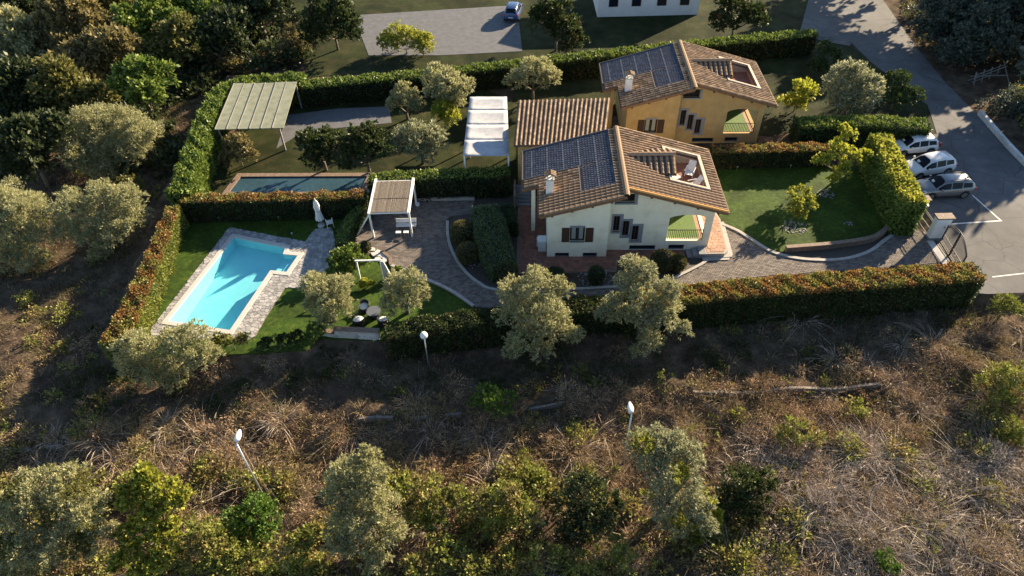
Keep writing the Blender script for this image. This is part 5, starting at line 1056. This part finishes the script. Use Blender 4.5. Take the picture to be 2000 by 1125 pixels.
# neighbouring garden plants
NB = dict(dens=80, L=.30, W=.10, trunk=.13, group='trees of the neighbouring garden')
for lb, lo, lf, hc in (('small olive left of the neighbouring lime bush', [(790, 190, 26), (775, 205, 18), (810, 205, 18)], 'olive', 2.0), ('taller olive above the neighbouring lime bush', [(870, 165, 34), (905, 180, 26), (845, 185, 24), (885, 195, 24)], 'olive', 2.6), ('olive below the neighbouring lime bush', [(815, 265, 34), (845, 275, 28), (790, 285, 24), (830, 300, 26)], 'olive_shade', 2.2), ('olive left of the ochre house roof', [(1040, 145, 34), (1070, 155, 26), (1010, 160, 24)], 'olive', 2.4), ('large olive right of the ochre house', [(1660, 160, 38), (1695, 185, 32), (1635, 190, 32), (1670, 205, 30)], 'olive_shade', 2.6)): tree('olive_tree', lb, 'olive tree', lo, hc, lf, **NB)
SN = dict(dens=90, L=.22, W=.14, trunk=.05, sub=(6, .4))
tree('lime_bush', 'bright lime bush among the neighbouring olives', 'shrub', [(868, 215, 24), (880, 235, 20), (855, 225, 18)], 1.4, 'lime', **SN); tree('round_bush', 'round lime green bush right of the ochre house', 'shrub', [(1560, 185, 30), (1555, 200, 24)], 1.5, 'lime', **SN)
tree('dark_bush', 'dark evergreen between the large olive and the road', 'shrub', [(1745, 165, 28), (1740, 200, 28), (1770, 190, 24)], 1.7, 'topiary', **SN); tree('yellow_bush', 'yellow-green bush beyond the long dark hedge', 'shrub', [(790, 75, 34), (820, 85, 26), (760, 88, 24)], 1.5, 'yellowgreen', **SN); tree('brown_shrub', 'brownish shrub in the corner of the neighbouring garden', 'shrub', [(465, 290, 30), (445, 310, 22), (490, 305, 20)], 1.4, 'broad_brown', **SN)
for lb, lo, hc in (('dark tree behind the pool hedge, left of the other dark tree', [(610, 285, 30), (640, 275, 34), (625, 310, 28)], 2.4), ('dark tree behind the pool hedge nearest the pergola', [(700, 285, 34), (735, 295, 30), (690, 310, 26), (730, 265, 24)], 2.6), ('dark tree at the top edge right of the small wood', [(640, 40, 40), (680, 60, 34), (620, 75, 32), (660, 20, 36)], 3.0), ('dark tree beyond the hedge left of the white house', [(1060, 40, 36), (1100, 60, 34), (1080, 20, 34), (1120, 85, 28)], 3.0), ('dark tree beyond the hedge right of the white house', [(1430, 20, 34), (1470, 35, 30), (1410, 45, 26)], 2.6)): tree('garden_tree', lb, 'tree', lo, hc, 'hedge_dark', dens=60, L=.3, W=.18, trunk=.13, group='dark trees of the neighbouring gardens')
tree('dark_bush', 'dark bush left of the long hedge end at the road', 'shrub', [(1620, 110, 26), (1600, 130, 22)], 1.3, 'topiary', **SN)
# clipped plants
def ball(label, u, v, r, leaf, hf=1.0, cat='topiary', name='clipped_bush', sub=0):
    g = atg(u, v, 0); c = at(u, v, r*mpx(g)*hf); g = np.array([c[0], c[1], 0.0]); R_ = r*mpx(c); root = thing(name, label, cat, g)
    k = int(R_*R_*4*math.pi*260); d = unit(rng.normal(size=(k, 3))); P = d*R_*(1+rng.normal(size=(k, 1))*.035); P[:, 2] = P[:, 2]*hf+R_*hf*.92; P = P[P[:, 2] > .01]; d = unit(P-np.array([0, 0, R_*hf*.92]))
    link('foliage', quads_mesh('foliage', leaves(P-d*.06, d, .12, .075, .6), leaf), root)
    mb = MB(); mb.lathe((0, 0, 0), [(R_*.45, 0.0), (R_*.82, R_*hf*.5), (R_*.88, R_*hf*.95), (R_*.62, R_*hf*1.55), (.02, R_*hf*1.82)], 14); mb.build('light_block', 'core', root)  # dark solid added within the foliage so light cannot shine through
ball('clipped dark round bush left of the big rounded hedge, upper', 904, 452, 25, 'topiary_gold'); ball('clipped dark round bush left of the big rounded hedge, lower', 913, 492, 22, 'topiary_gold'); ball('clipped round bush at the foot of the big rounded hedge', 990, 527, 22, 'topiary_gold'); ball('round green bush at the terrace edge above the full olive', 1085, 538, 19, 'topiary'); ball('dark upright bush in a ring of white gravel before the villa', 1165, 536, 17, 'topiary', 1.25); ball('wide clipped golden bush beside the porch steps', 1296, 507, 24, 'topiary_gold', .85); ball('clipped golden bush touching the wide one, nearer the drive', 1322, 512, 19, 'topiary_gold', .85)
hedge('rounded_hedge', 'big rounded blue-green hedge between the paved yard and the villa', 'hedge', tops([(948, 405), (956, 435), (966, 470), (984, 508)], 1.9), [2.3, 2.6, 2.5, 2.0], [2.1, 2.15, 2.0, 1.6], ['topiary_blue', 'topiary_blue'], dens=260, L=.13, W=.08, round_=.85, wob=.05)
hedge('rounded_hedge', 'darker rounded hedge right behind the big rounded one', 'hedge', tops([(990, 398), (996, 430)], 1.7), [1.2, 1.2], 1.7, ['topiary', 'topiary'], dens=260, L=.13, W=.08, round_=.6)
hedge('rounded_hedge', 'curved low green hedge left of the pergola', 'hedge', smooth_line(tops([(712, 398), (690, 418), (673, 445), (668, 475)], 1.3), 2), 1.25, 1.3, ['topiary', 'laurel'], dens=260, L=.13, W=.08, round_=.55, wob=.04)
ball('low golden clipped mound by the yard steps', 712, 482, 13, 'topiary_gold', .8); ball('low golden mound beside the stepping stones', 690, 490, 11, 'topiary_gold', .8)
tree('leafy_shrub', 'bright leafy shrub between the pool deck and the curtain frame', 'shrub', [(680, 500, 24), (660, 515, 18), (700, 515, 20), (685, 530, 18), (655, 500, 14)], 1.0, 'laurel', dens=90, L=.26, W=.12, trunk=.04, sub=(5, .4), group=None)
tree('flower_bush', 'small yellow bush by the post of the curtain frame', 'shrub', [(715, 552, 9), (725, 556, 8), (708, 560, 7)], .4, 'lime', dens=160, L=.14, W=.09, trunk=.02)
tree('flower_bush', 'green bush under the hanging white curtain', 'shrub', [(778, 530, 9), (768, 535, 8), (790, 535, 8)], .5, 'laurel', dens=160, L=.14, W=.09, trunk=.02)
tree('low_shrub', 'low shrub between the pool front and the broad olive', 'shrub', [(450, 670, 18), (475, 665, 16), (430, 665, 14)], .8, 'bramble', dens=120, L=.16, W=.10, trunk=.03); tree('low_shrub', 'low sprawling shrub in front of the pool deck corner', 'shrub', [(520, 672, 14), (550, 668, 16), (580, 660, 16)], .6, 'hedge_dark', dens=120, L=.16, W=.10, trunk=.03); tree('low_shrub', 'green shrub hanging over the left end of the white wall', 'shrub', [(600, 662, 15), (625, 650, 14), (612, 640, 12)], .8, 'laurel', dens=120, L=.16, W=.10, trunk=.03)
# creeper on its wall
cw_ = thing('stone_wall', 'brown stone wall under the creeper at the end of the lawn', 'wall'); kerb('wall_body', P2([(1694, 322), (1716, 372), (1745, 436)]), .35, 1.25, 'brown_wall', kind=None, parent=cw_)
cl = tops([(1722, 262), (1740, 297), (1762, 342), (1790, 393)], 3.25); hedge('creeper_hedge', 'bushy sunlit creeper between the lawn and the parked cars', 'hedge', smooth_line(cl, 2), 1.7, 3.2, ['laurel', 'yellowgreen'], dens=170, L=.26, W=.16, wob=.07, round_=.35, spread=.85)
# stone rings, gravel bed, stepping stones
def ring(label, u, v, r, tight=.5, fill=True, nm='stone_ring'):
    c = at(u, v); R_ = r*mpx(c); root = thing(nm, label, 'stones', (c[0], c[1], 0)); mb = MB()
    for k in range(int(R_*R_*(90 if fill else 20))):
        a = rnd.uniform(0, 6.28); q = R_*(rnd.random()**.5 if fill else rnd.uniform(tight, 1)); x, y = q*math.cos(a), q*math.sin(a); s = rnd.uniform(.045, .09); mb.prism([(x+s*rnd.uniform(.7, 1.1)*math.cos(t_), y+s*rnd.uniform(.7, 1.1)*math.sin(t_)) for t_ in np.arange(0, 6.2, 1.05)], -.02, rnd.uniform(.02, .05))
    o = mb.build('pebbles', 'gravel', root); o['kind'] = 'stuff'
ring('ring of pale stones round the foot of the bright young tree', 1613, 379, 17); ring('ring of pale stones under the small green tree', 1552, 443, 24); ring('little ring of stones alone on the lawn', 1655, 436, 9)
ring('bed of white gravel round the dark upright bush', 1163, 541, 33, nm='gravel_bed'); ring('pale stones below the clipped bushes of the yard bed', 925, 515, 14, nm='gravel_bed')
ss = thing('stepping_stones', 'pale stepping stones from the yard down to the lower lawn', 'stones')
for u, v in ((728, 488), (738, 493), (747, 500), (738, 506), (749, 511), (741, 498), (731, 497), (752, 506)):
    c = at(u, v); s = .26; MB().prism([(c[0]+s*rnd.uniform(.7, 1.15)*math.cos(t_), c[1]+s*rnd.uniform(.7, 1.15)*math.sin(t_)) for t_ in np.arange(0, 6.2, .9)], -.05, rnd.uniform(.06, .1)).build('stone', 'concrete', ss)
for k, (u, v, lb) in enumerate(((430, 432, 'short garden spike lamp under the pool hedge, left'), (546, 431, 'short garden spike lamp under the pool hedge, right'), (1439, 333, 'short garden spike lamp under the lawn hedge, left'), (1543, 330, 'short garden spike lamp under the lawn hedge, right'), (572, 463, 'short garden spike lamp beside the pool deck'), (348, 475, 'upper spike lamp beside the left pool hedge'), (318, 546, 'lower spike lamp beside the left pool hedge'))):
    c = at(u, v); s = thing('spike_lamp', lb, 'lamp', (c[0], c[1], 0), 0, 'garden spike lamps'); MB().tube([(0, 0, 0), (0, 0, .32)], .02, 6).build('stem', 'metal', s); MB().lathe((0, 0, 0), [(.05, .30), (.075, .36), (.07, .43), (.02, .46)], 10).build('lamp_head', 'metal', s)
# ------------------------------------------------------------------ thicket bushes in the foreground and on the field
BU = dict(L=.19, W=.10, trunk=.04, group='bushes of the foreground thicket', sub=(11, .30), depth=(.35, 1.15), tuft=.22)
for lb, lo, lf, hc, dn in (('green bramble bush at the foot of the left street lamp', [(500, 1000, 34), (460, 1020, 36), (530, 1020, 30), (490, 1050, 38)], 'broom', 1.6, 90), ('dark green bush left of the lamp bushes at the bottom', [(400, 1040, 40), (430, 1080, 44), (380, 1090, 40), (470, 1090, 40)], 'bramble', 1.5, 80), ('shaded bush at the bottom under the pointed olive', [(570, 1080, 40), (610, 1050, 32), (600, 1110, 36)], 'bramble', 1.2, 70),
    ('yellow-green bramble right of the pointed olive', [(830, 965, 36), (860, 985, 36), (815, 1000, 30), (890, 970, 26), (850, 1030, 30)], 'bramble', 1.5, 90), ('mottled bramble in the bottom middle', [(940, 985, 44), (990, 970, 40), (960, 1030, 44), (1020, 1000, 40), (920, 1040, 36)], 'bramble', 1.3, 80), ('yellowish scrub left of the dark ivy bush', [(1050, 950, 34), (1020, 935, 26), (1085, 970, 28)], 'bramble', 1.0, 90),
    ('large dark ivy bush in front of the vine covered olive', [(1140, 960, 42), (1110, 1000, 42), (1160, 1010, 40), (1130, 1050, 44), (1190, 985, 30)], 'broad_dark', 1.5, 80), ('dark green bush right of the vine covered olive', [(1440, 945, 40), (1475, 965, 34), (1420, 985, 36), (1460, 1005, 32), (1495, 945, 24)], 'hedge_dark', 1.3, 80), ('dark scrub at the bottom below the ivy bush', [(1060, 1090, 40), (1140, 1110, 42), (1000, 1100, 40), (1210, 1080, 36)], 'bramble', .9, 60), ('shaded scrub at the bottom below the mottled bramble', [(870, 1090, 42), (930, 1110, 40), (820, 1110, 40)], 'bramble', .9, 60),
    ('yellow leaf clump under the vine covered olive', [(1380, 1025, 20), (1395, 1010, 16), (1365, 1045, 18)], 'lime', .9, 110)): tree('thicket_bush', lb, 'bush', lo, hc, lf, dens=dn, **BU)
BF = dict(dens=80, L=.24, W=.06, trunk=.03, sub=(6, .4), depth=(.2, 1.1), spread=.5, group='green shrubs standing in the field')
for lb, lo, lf, hc in (('bright green broom shrub in the field below the full olive', [(955, 775, 30), (985, 785, 30), (965, 800, 26), (935, 790, 20)], 'broom', 1.0), ('pale green shrub below the road at the right edge', [(1965, 595, 24), (1980, 605, 22), (1945, 600, 16)], 'weed', 1.0), ('olive-brown shrub at the right edge of the field', [(1950, 745, 34), (1980, 730, 34), (1920, 760, 28), (1990, 770, 30), (1955, 785, 26)], 'bramble', 1.2), ('yellow-green shrub at the right edge below the olive-brown one', [(1975, 840, 26), (1990, 860, 26), (1955, 850, 20)], 'weed', .8), ('small green sapling in the dead branches at the bottom right', [(1730, 1095, 16), (1740, 1108, 14)], 'broom', .8), ('tawny shrub by the low field wall', [(1560, 840, 26), (1585, 855, 22), (1535, 855, 20)], 'bramble', .8)): tree('field_shrub', lb, 'shrub', lo, hc, lf, **BF)
# ------------------------------------------------------------------ dry field: grass, tangles, weeds
def in_px(P, Z):   # photo pixel of ground points, to choose what grows where on the field
    d = np.column_stack([P, Z])-CAMP; c = d@RW; return 1000+FPX*c[:, 0]/-c[:, 2], 562.5-FPX*c[:, 1]/-c[:, 2]
def field_points(n, x0, x1, y0, y1):
    P = np.column_stack([rng.uniform(x0, x1, n), rng.uniform(y0, y1, n)]); P = P[~inside(P, PLOT)]; P = P[pdist(P, PLOT) > .25]; return P, hfield(P)
def noise2(P, s, ph=0.0):
    x, y = P[:, 0]*s, P[:, 1]*s; return (np.sin(x*1.0+1.7*np.sin(y*.8+ph))+np.sin(y*1.3+1.3*np.sin(x*.9+2+ph))+.6*np.sin(x*2.3+y*1.9+ph)+.5*np.sin(x*3.1-y*2.7+ph))/3.1
P, Z = field_points(340000, -46, 40, 11, 66); u, v = in_px(P, Z); k = (u > -80) & (u < 2080) & (v < 1180) & (v > -20); P, Z = P[k], Z[k]
nf = noise2(P, .9); keep = rng.random(len(P)) < np.clip(.55+.6*nf, .12, 1); P, Z = P[keep], Z[keep]; nf = nf[keep]; n_ = len(P)
h = (.16+.20*np.clip(nf+.3, 0, 1)+.14*rng.random(n_)); a = rng.random(n_)*6.283; lean = rng.normal(size=(n_, 2))*.55; B = np.column_stack([P, Z-.02]); T = B+np.column_stack([lean*h[:, None], h]); W_ = np.column_stack([np.cos(a), np.sin(a), np.zeros(n_)])*(.016+.014*rng.random(n_))[:, None]
o = link('dry_grass', quads_mesh('dry_grass', np.stack([B-W_, B+W_, T], 1).reshape(-1, 3), 'dry_grass', k=3)); tag(o, 'dry brown grass covering the field and slope', 'grass', kind='stuff')
def strands(C, Zc, R_, per, wid, upf=.6, arch=.5):
    """arching dry stalks rising from every clump"""
    n_ = len(C)*per; c = np.repeat(np.column_stack([C, Zc]), per, 0); r = np.repeat(R_, per); a = rng.random(n_)*6.283; d = np.column_stack([np.cos(a), np.sin(a)]); q = r*rng.random(n_)**.5*.55
    p0 = c+np.column_stack([d*q[:, None], np.zeros(n_)-.05]); ln = r*(.5+.7*rng.random(n_)); out2 = d+rng.normal(size=(n_, 2))*.6; hh = ln*upf*(.6+.8*rng.random(n_))
    p1 = p0+np.column_stack([out2*(ln*.35)[:, None], hh*.8]); p2 = p0+np.column_stack([out2*(ln*.75)[:, None], hh]); p3 = p0+np.column_stack([out2*(ln*1.1)[:, None], hh*(1-arch*rng.random(n_))])
    s = np.cross(np.column_stack([out2, np.zeros(n_)]), rng.normal(size=(n_, 3))); s = unit(s)*(wid*(.6+.8*rng.random(n_)))[:, None]; Q = []
    for A_, B_, f0, f1 in ((p0, p1, 1, .9), (p1, p2, .9, .7), (p2, p3, .7, .2)): Q.append(np.stack([A_-s*f0, A_+s*f0, B_+s*f1, B_-s*f1], 1))
    return np.stack(Q, 1).reshape(-1, 3)
P, Z = field_points(6000, -34, 36, 12, 34); u, v = in_px(P, Z); LWv = np.interp(u, [0, 500, 1000, 1500, 2000], [850, 815, 775, 745, 640])
zone = np.where(v > LWv, .75, .06)*np.where((u > 1050) | (v < 960), 1, .35); zone = np.where((v > LWv-10) & (v < LWv+70), 1.0, zone); zone *= np.where((u < 220) & (v > 560) & (v < 840), .5, 1)
keep = (rng.random(len(P)) < zone*np.clip(.5+.7*noise2(P, .7, 3), .1, 1)*.95) & (u > -60) & (u < 2060) & (v < 1160); P, Z, u, v = P[keep], Z[keep], u[keep], v[keep]
R_ = rng.uniform(.25, .6, len(P)); pale = ((u > 1460) & (v > 870) & (rng.random(len(P)) < .8)) | (rng.random(len(P)) < .08)
print('clumps', len(P), pale.sum())
o = link('dry_brush', quads_mesh('dry_brush', strands(P[~pale], Z[~pale], R_[~pale], 40, .010, .8, .8), 'dry')); tag(o, 'tangled dry brown brush on the sunlit field', 'brush', kind='stuff')
o = link('dead_stalks', quads_mesh('dead_stalks', strands(P[pale], Z[pale], R_[pale]*2.1, 80, .0095, .5, .9), 'dry_pale')); tag(o, 'pale dead stalks matted over the bottom right of the field', 'brush', kind='stuff')
# green weeds and low leaves between the stalks
P, Z = field_points(5200, -40, 38, 12, 62); u, v = in_px(P, Z); w8 = np.where(v > 930, .8, .22)*np.where(v < 700, .45, 1); keep = (rng.random(len(P)) < w8*np.clip(.35+noise2(P, .6, 1), .05, 1)) & (u > -60) & (u < 2060) & (v < 1170); P, Z, u, v = P[keep], Z[keep], u[keep], v[keep]
per = 26; c = np.repeat(np.column_stack([P, Z]), per, 0); q = c+rng.normal(size=c.shape)*np.array([.22, .22, .0])+np.column_stack([np.zeros((len(c), 2)), rng.random(len(c))*.35]); grn = np.repeat(rng.random(len(P)) < np.where(u > 1050, .35, .2), per)
o = link('weeds', quads_mesh('weeds', leaves(q, np.tile([0, 0, .8], (len(q), 1)), .20, .09, .9), ['bramble', 'weed'], grn.astype(int))); tag(o, 'low green weeds and bramble leaves scattered over the field', 'weeds', kind='stuff')
# low scrub mounds, too many to count
def scrub(name, label, m, n_, box, wfun, r0, r1, dens, L, W, flat=.7):
    P, Z = field_points(n_, *box); u, v = in_px(P, Z); keep = (rng.random(len(P)) < wfun(u, v, P)) & (u > -80) & (u < 2080) & (v < 1180) & (v > -60); P, Z = P[keep], Z[keep]; lob = [(np.array([p[0], p[1], z+.05]), rng.uniform(r0, r1)) for p, z in zip(P, Z)]
    o = link(name, quads_mesh(name, np.concatenate([lobe_leaves([l], dens, L, W, .8, 8, (.5, 1.1), 0, .2, flat) for l in lob]), m)); print(name, 'scrub', len(lob), len(o.data.polygons)); return tag(o, label, 'scrub', kind='stuff')
lwv = lambda u: np.interp(u, [0, 500, 1000, 1500, 2000], [850, 815, 775, 745, 640])
cl_ = lambda P, s, ph: np.clip(.5+.9*noise2(P, s, ph), 0, 1)
sunny = lambda u, v: np.where(v > lwv(u)-6, 1.0, .12)
scrub('dry_scrub', 'low mounds of dry brown scrub on the sunlit field', 'dry', 2200, (-34, 36, 12, 33), lambda u, v, P: sunny(u, v)*np.where((v > 940) & (u < 1460), .25, .55)*cl_(P, .8, 5), .3, .8, 72, .19, .028, .8)
scrub('pale_scrub', 'pale bleached mounds of dead growth at the bottom right', 'dry_pale', 1600, (2, 36, 11, 24), lambda u, v, P: np.where((u > 1450) & (v > 860), .2, 0)*cl_(P, 1.0, 7), .35, .95, 52, .27, .028, .75)
scrub('russet_scrub', 'russet and tawny scrub mixed into the dry field', 'russet', 1500, (-34, 36, 12, 33), lambda u, v, P: sunny(u, v)*np.where((v > 960) & (u < 1460), .15, .34)*cl_(P, 1.1, 8), .25, .65, 85, .12, .05, .8)
scrub('green_scrub', 'small green scrub dotted over the field', 'weed', 1300, (-38, 36, 12, 36), lambda u, v, P: np.where(u > 1000, .12, .07)*cl_(P, .9, 12), .2, .5, 85, .15, .06, .9)
scrub('bank_ivy', 'dark low growth on the shaded bank below the hedges', 'hedge_dark', 2600, (-30, 36, 24, 36), lambda u, v, P: np.where(v < lwv(u)-10, .38, 0)*cl_(P, .9, 6), .2, .55, 55, .16, .07, .6)
scrub('bramble_scrub', 'low bramble carpet in the foreground', 'bramble', 1500, (-34, 30, 11, 26), lambda u, v, P: np.where((v > 930) & (u < 1560), .5, np.where(v > lwv(u)+20, .08, 0))*cl_(P, .7, 9), .35, .9, 70, .19, .12)
scrub('undergrowth', 'dark undergrowth beneath the wood on the left slope', ['broad_dark'], 1700, (-75, -14, 44, 100), lambda u, v, P: np.where((u < 420) & (v < 350), .75, np.where((u < 620) & (v < 150), .6, .05))*cl_(P, .5, 2), .6, 1.7, 12, .46, .30)
scrub('bank_scrub', 'shaded scrub on the slope left of the pool hedge', ['bramble'], 700, (-48, -26, 22, 60), lambda u, v, P: .35*cl_(P, .6, 4), .25, .6, 70, .18, .08, .6)
def bank(n_):
    P = np.array([at(u_, v_)[:2] for u_, v_ in zip(rng.uniform(1760, 2060, n_), rng.uniform(-20, 330, n_))]); u_, v_ = in_px(P, np.zeros(n_)); edge = np.interp(v_, [0, 50, 105, 165, 220, 275, 325], [1725, 1760, 1800, 1850, 1905, 1950, 2000]); k = (u_ > edge+28) & ~((v_ > 225) & (u_ < edge+60)) & (np.hypot(P[:, 0]-48.6, P[:, 1]-65.0) > 3.2) & (np.hypot(P[:, 0]-46.8, P[:, 1]-62) > 2.6); return P[k]
P = bank(420); Zb = hfield(P); lob = [(np.array([p[0], p[1], z+.1]), rng.uniform(.4, 1.1)) for p, z in zip(P, Zb)]
o = link('bank_shrubs', quads_mesh('bank_shrubs', np.concatenate([lobe_leaves([l], 34, .26, .10, .8, 8, (.5, 1.1), 0, .2, .7) for l in lob]), ['greygreen', 'bramble'], None)); o.data.polygons.foreach_set('material_index', (np.sin(np.arange(len(o.data.polygons))*.0007)+rng.normal(size=len(o.data.polygons))*.3 > .6).astype(np.int32)); tag(o, 'low grey-green shrubs covering the bank right of the road', 'shrubs', kind='stuff')
P = bank(9000); Zb = hfield(P); n_ = len(P); B = np.column_stack([P, Zb]); hh = .2+.4*rng.random(n_); T = B+np.column_stack([rng.normal(size=(n_, 2))*.15, hh]); a = rng.random(n_)*6.28; W_ = np.column_stack([np.cos(a), np.sin(a), np.zeros(n_)])*.03
o = link('bank_grass', quads_mesh('bank_grass', np.stack([B-W_, B+W_, T], 1).reshape(-1, 3), 'dry_grass', k=3)); tag(o, 'dry grass on the bank between guard wall and trees', 'grass', kind='stuff')
# dead bushes: bare branching things at the bottom right
def dead_bush(label, u, v, r, n_=46, tilt=(0, 0)):
    g = atg(u, v); R_ = r*mpx(g); root = thing('dead_bush', label, 'bush', g, 0, 'dead bushes in the field'); mb = MB()
    def grow(p, d, l, rad, lev):
        e = p+d*l; m_ = (p+e)/2+rng.normal(size=3)*l*.06; mb.tube([p, m_, e], [rad, rad*.8, rad*.55], 4, False)
        if lev:
            for _ in range(rnd.choice((2, 3))): grow(p+(e-p)*rnd.uniform(.45, 1), unit(d+rng.normal(size=3)*.45+np.array([0, 0, -.05])), l*rnd.uniform(.5, .8), rad*.62, lev-1)
    for _ in range(n_//4):
        d = unit(np.array([rng.normal()+tilt[0], rng.normal()+tilt[1], abs(rng.normal())*.55+.12])); grow(rng.normal(size=3)*.12*np.array([1, 1, 0]), d, R_*rnd.uniform(.4, .65), .036, 3)
    mb.build('branches', 'dry_pale', root)
dead_bush('flattened pale dead bush above the matted stalks', 1640, 930, 55, 40); dead_bush('pale dead bush fanning out right of the dark green bush', 1590, 1000, 85, 56); dead_bush('pale dead bush in the middle of the matted stalks', 1700, 1030, 80, 56); dead_bush('spiky dead bush at the bottom right corner', 1885, 1085, 62, 44); dead_bush('bleached dead bush leaning at the right of the matted stalks', 1900, 960, 60, 44); dead_bush('grey dead branches above the dark green bush', 1560, 940, 50, 36)
print('leaves', NLEAF[0], 'tris', sum(len(m_.loops)-2*len(m_.polygons) for m_ in bpy.data.meshes))
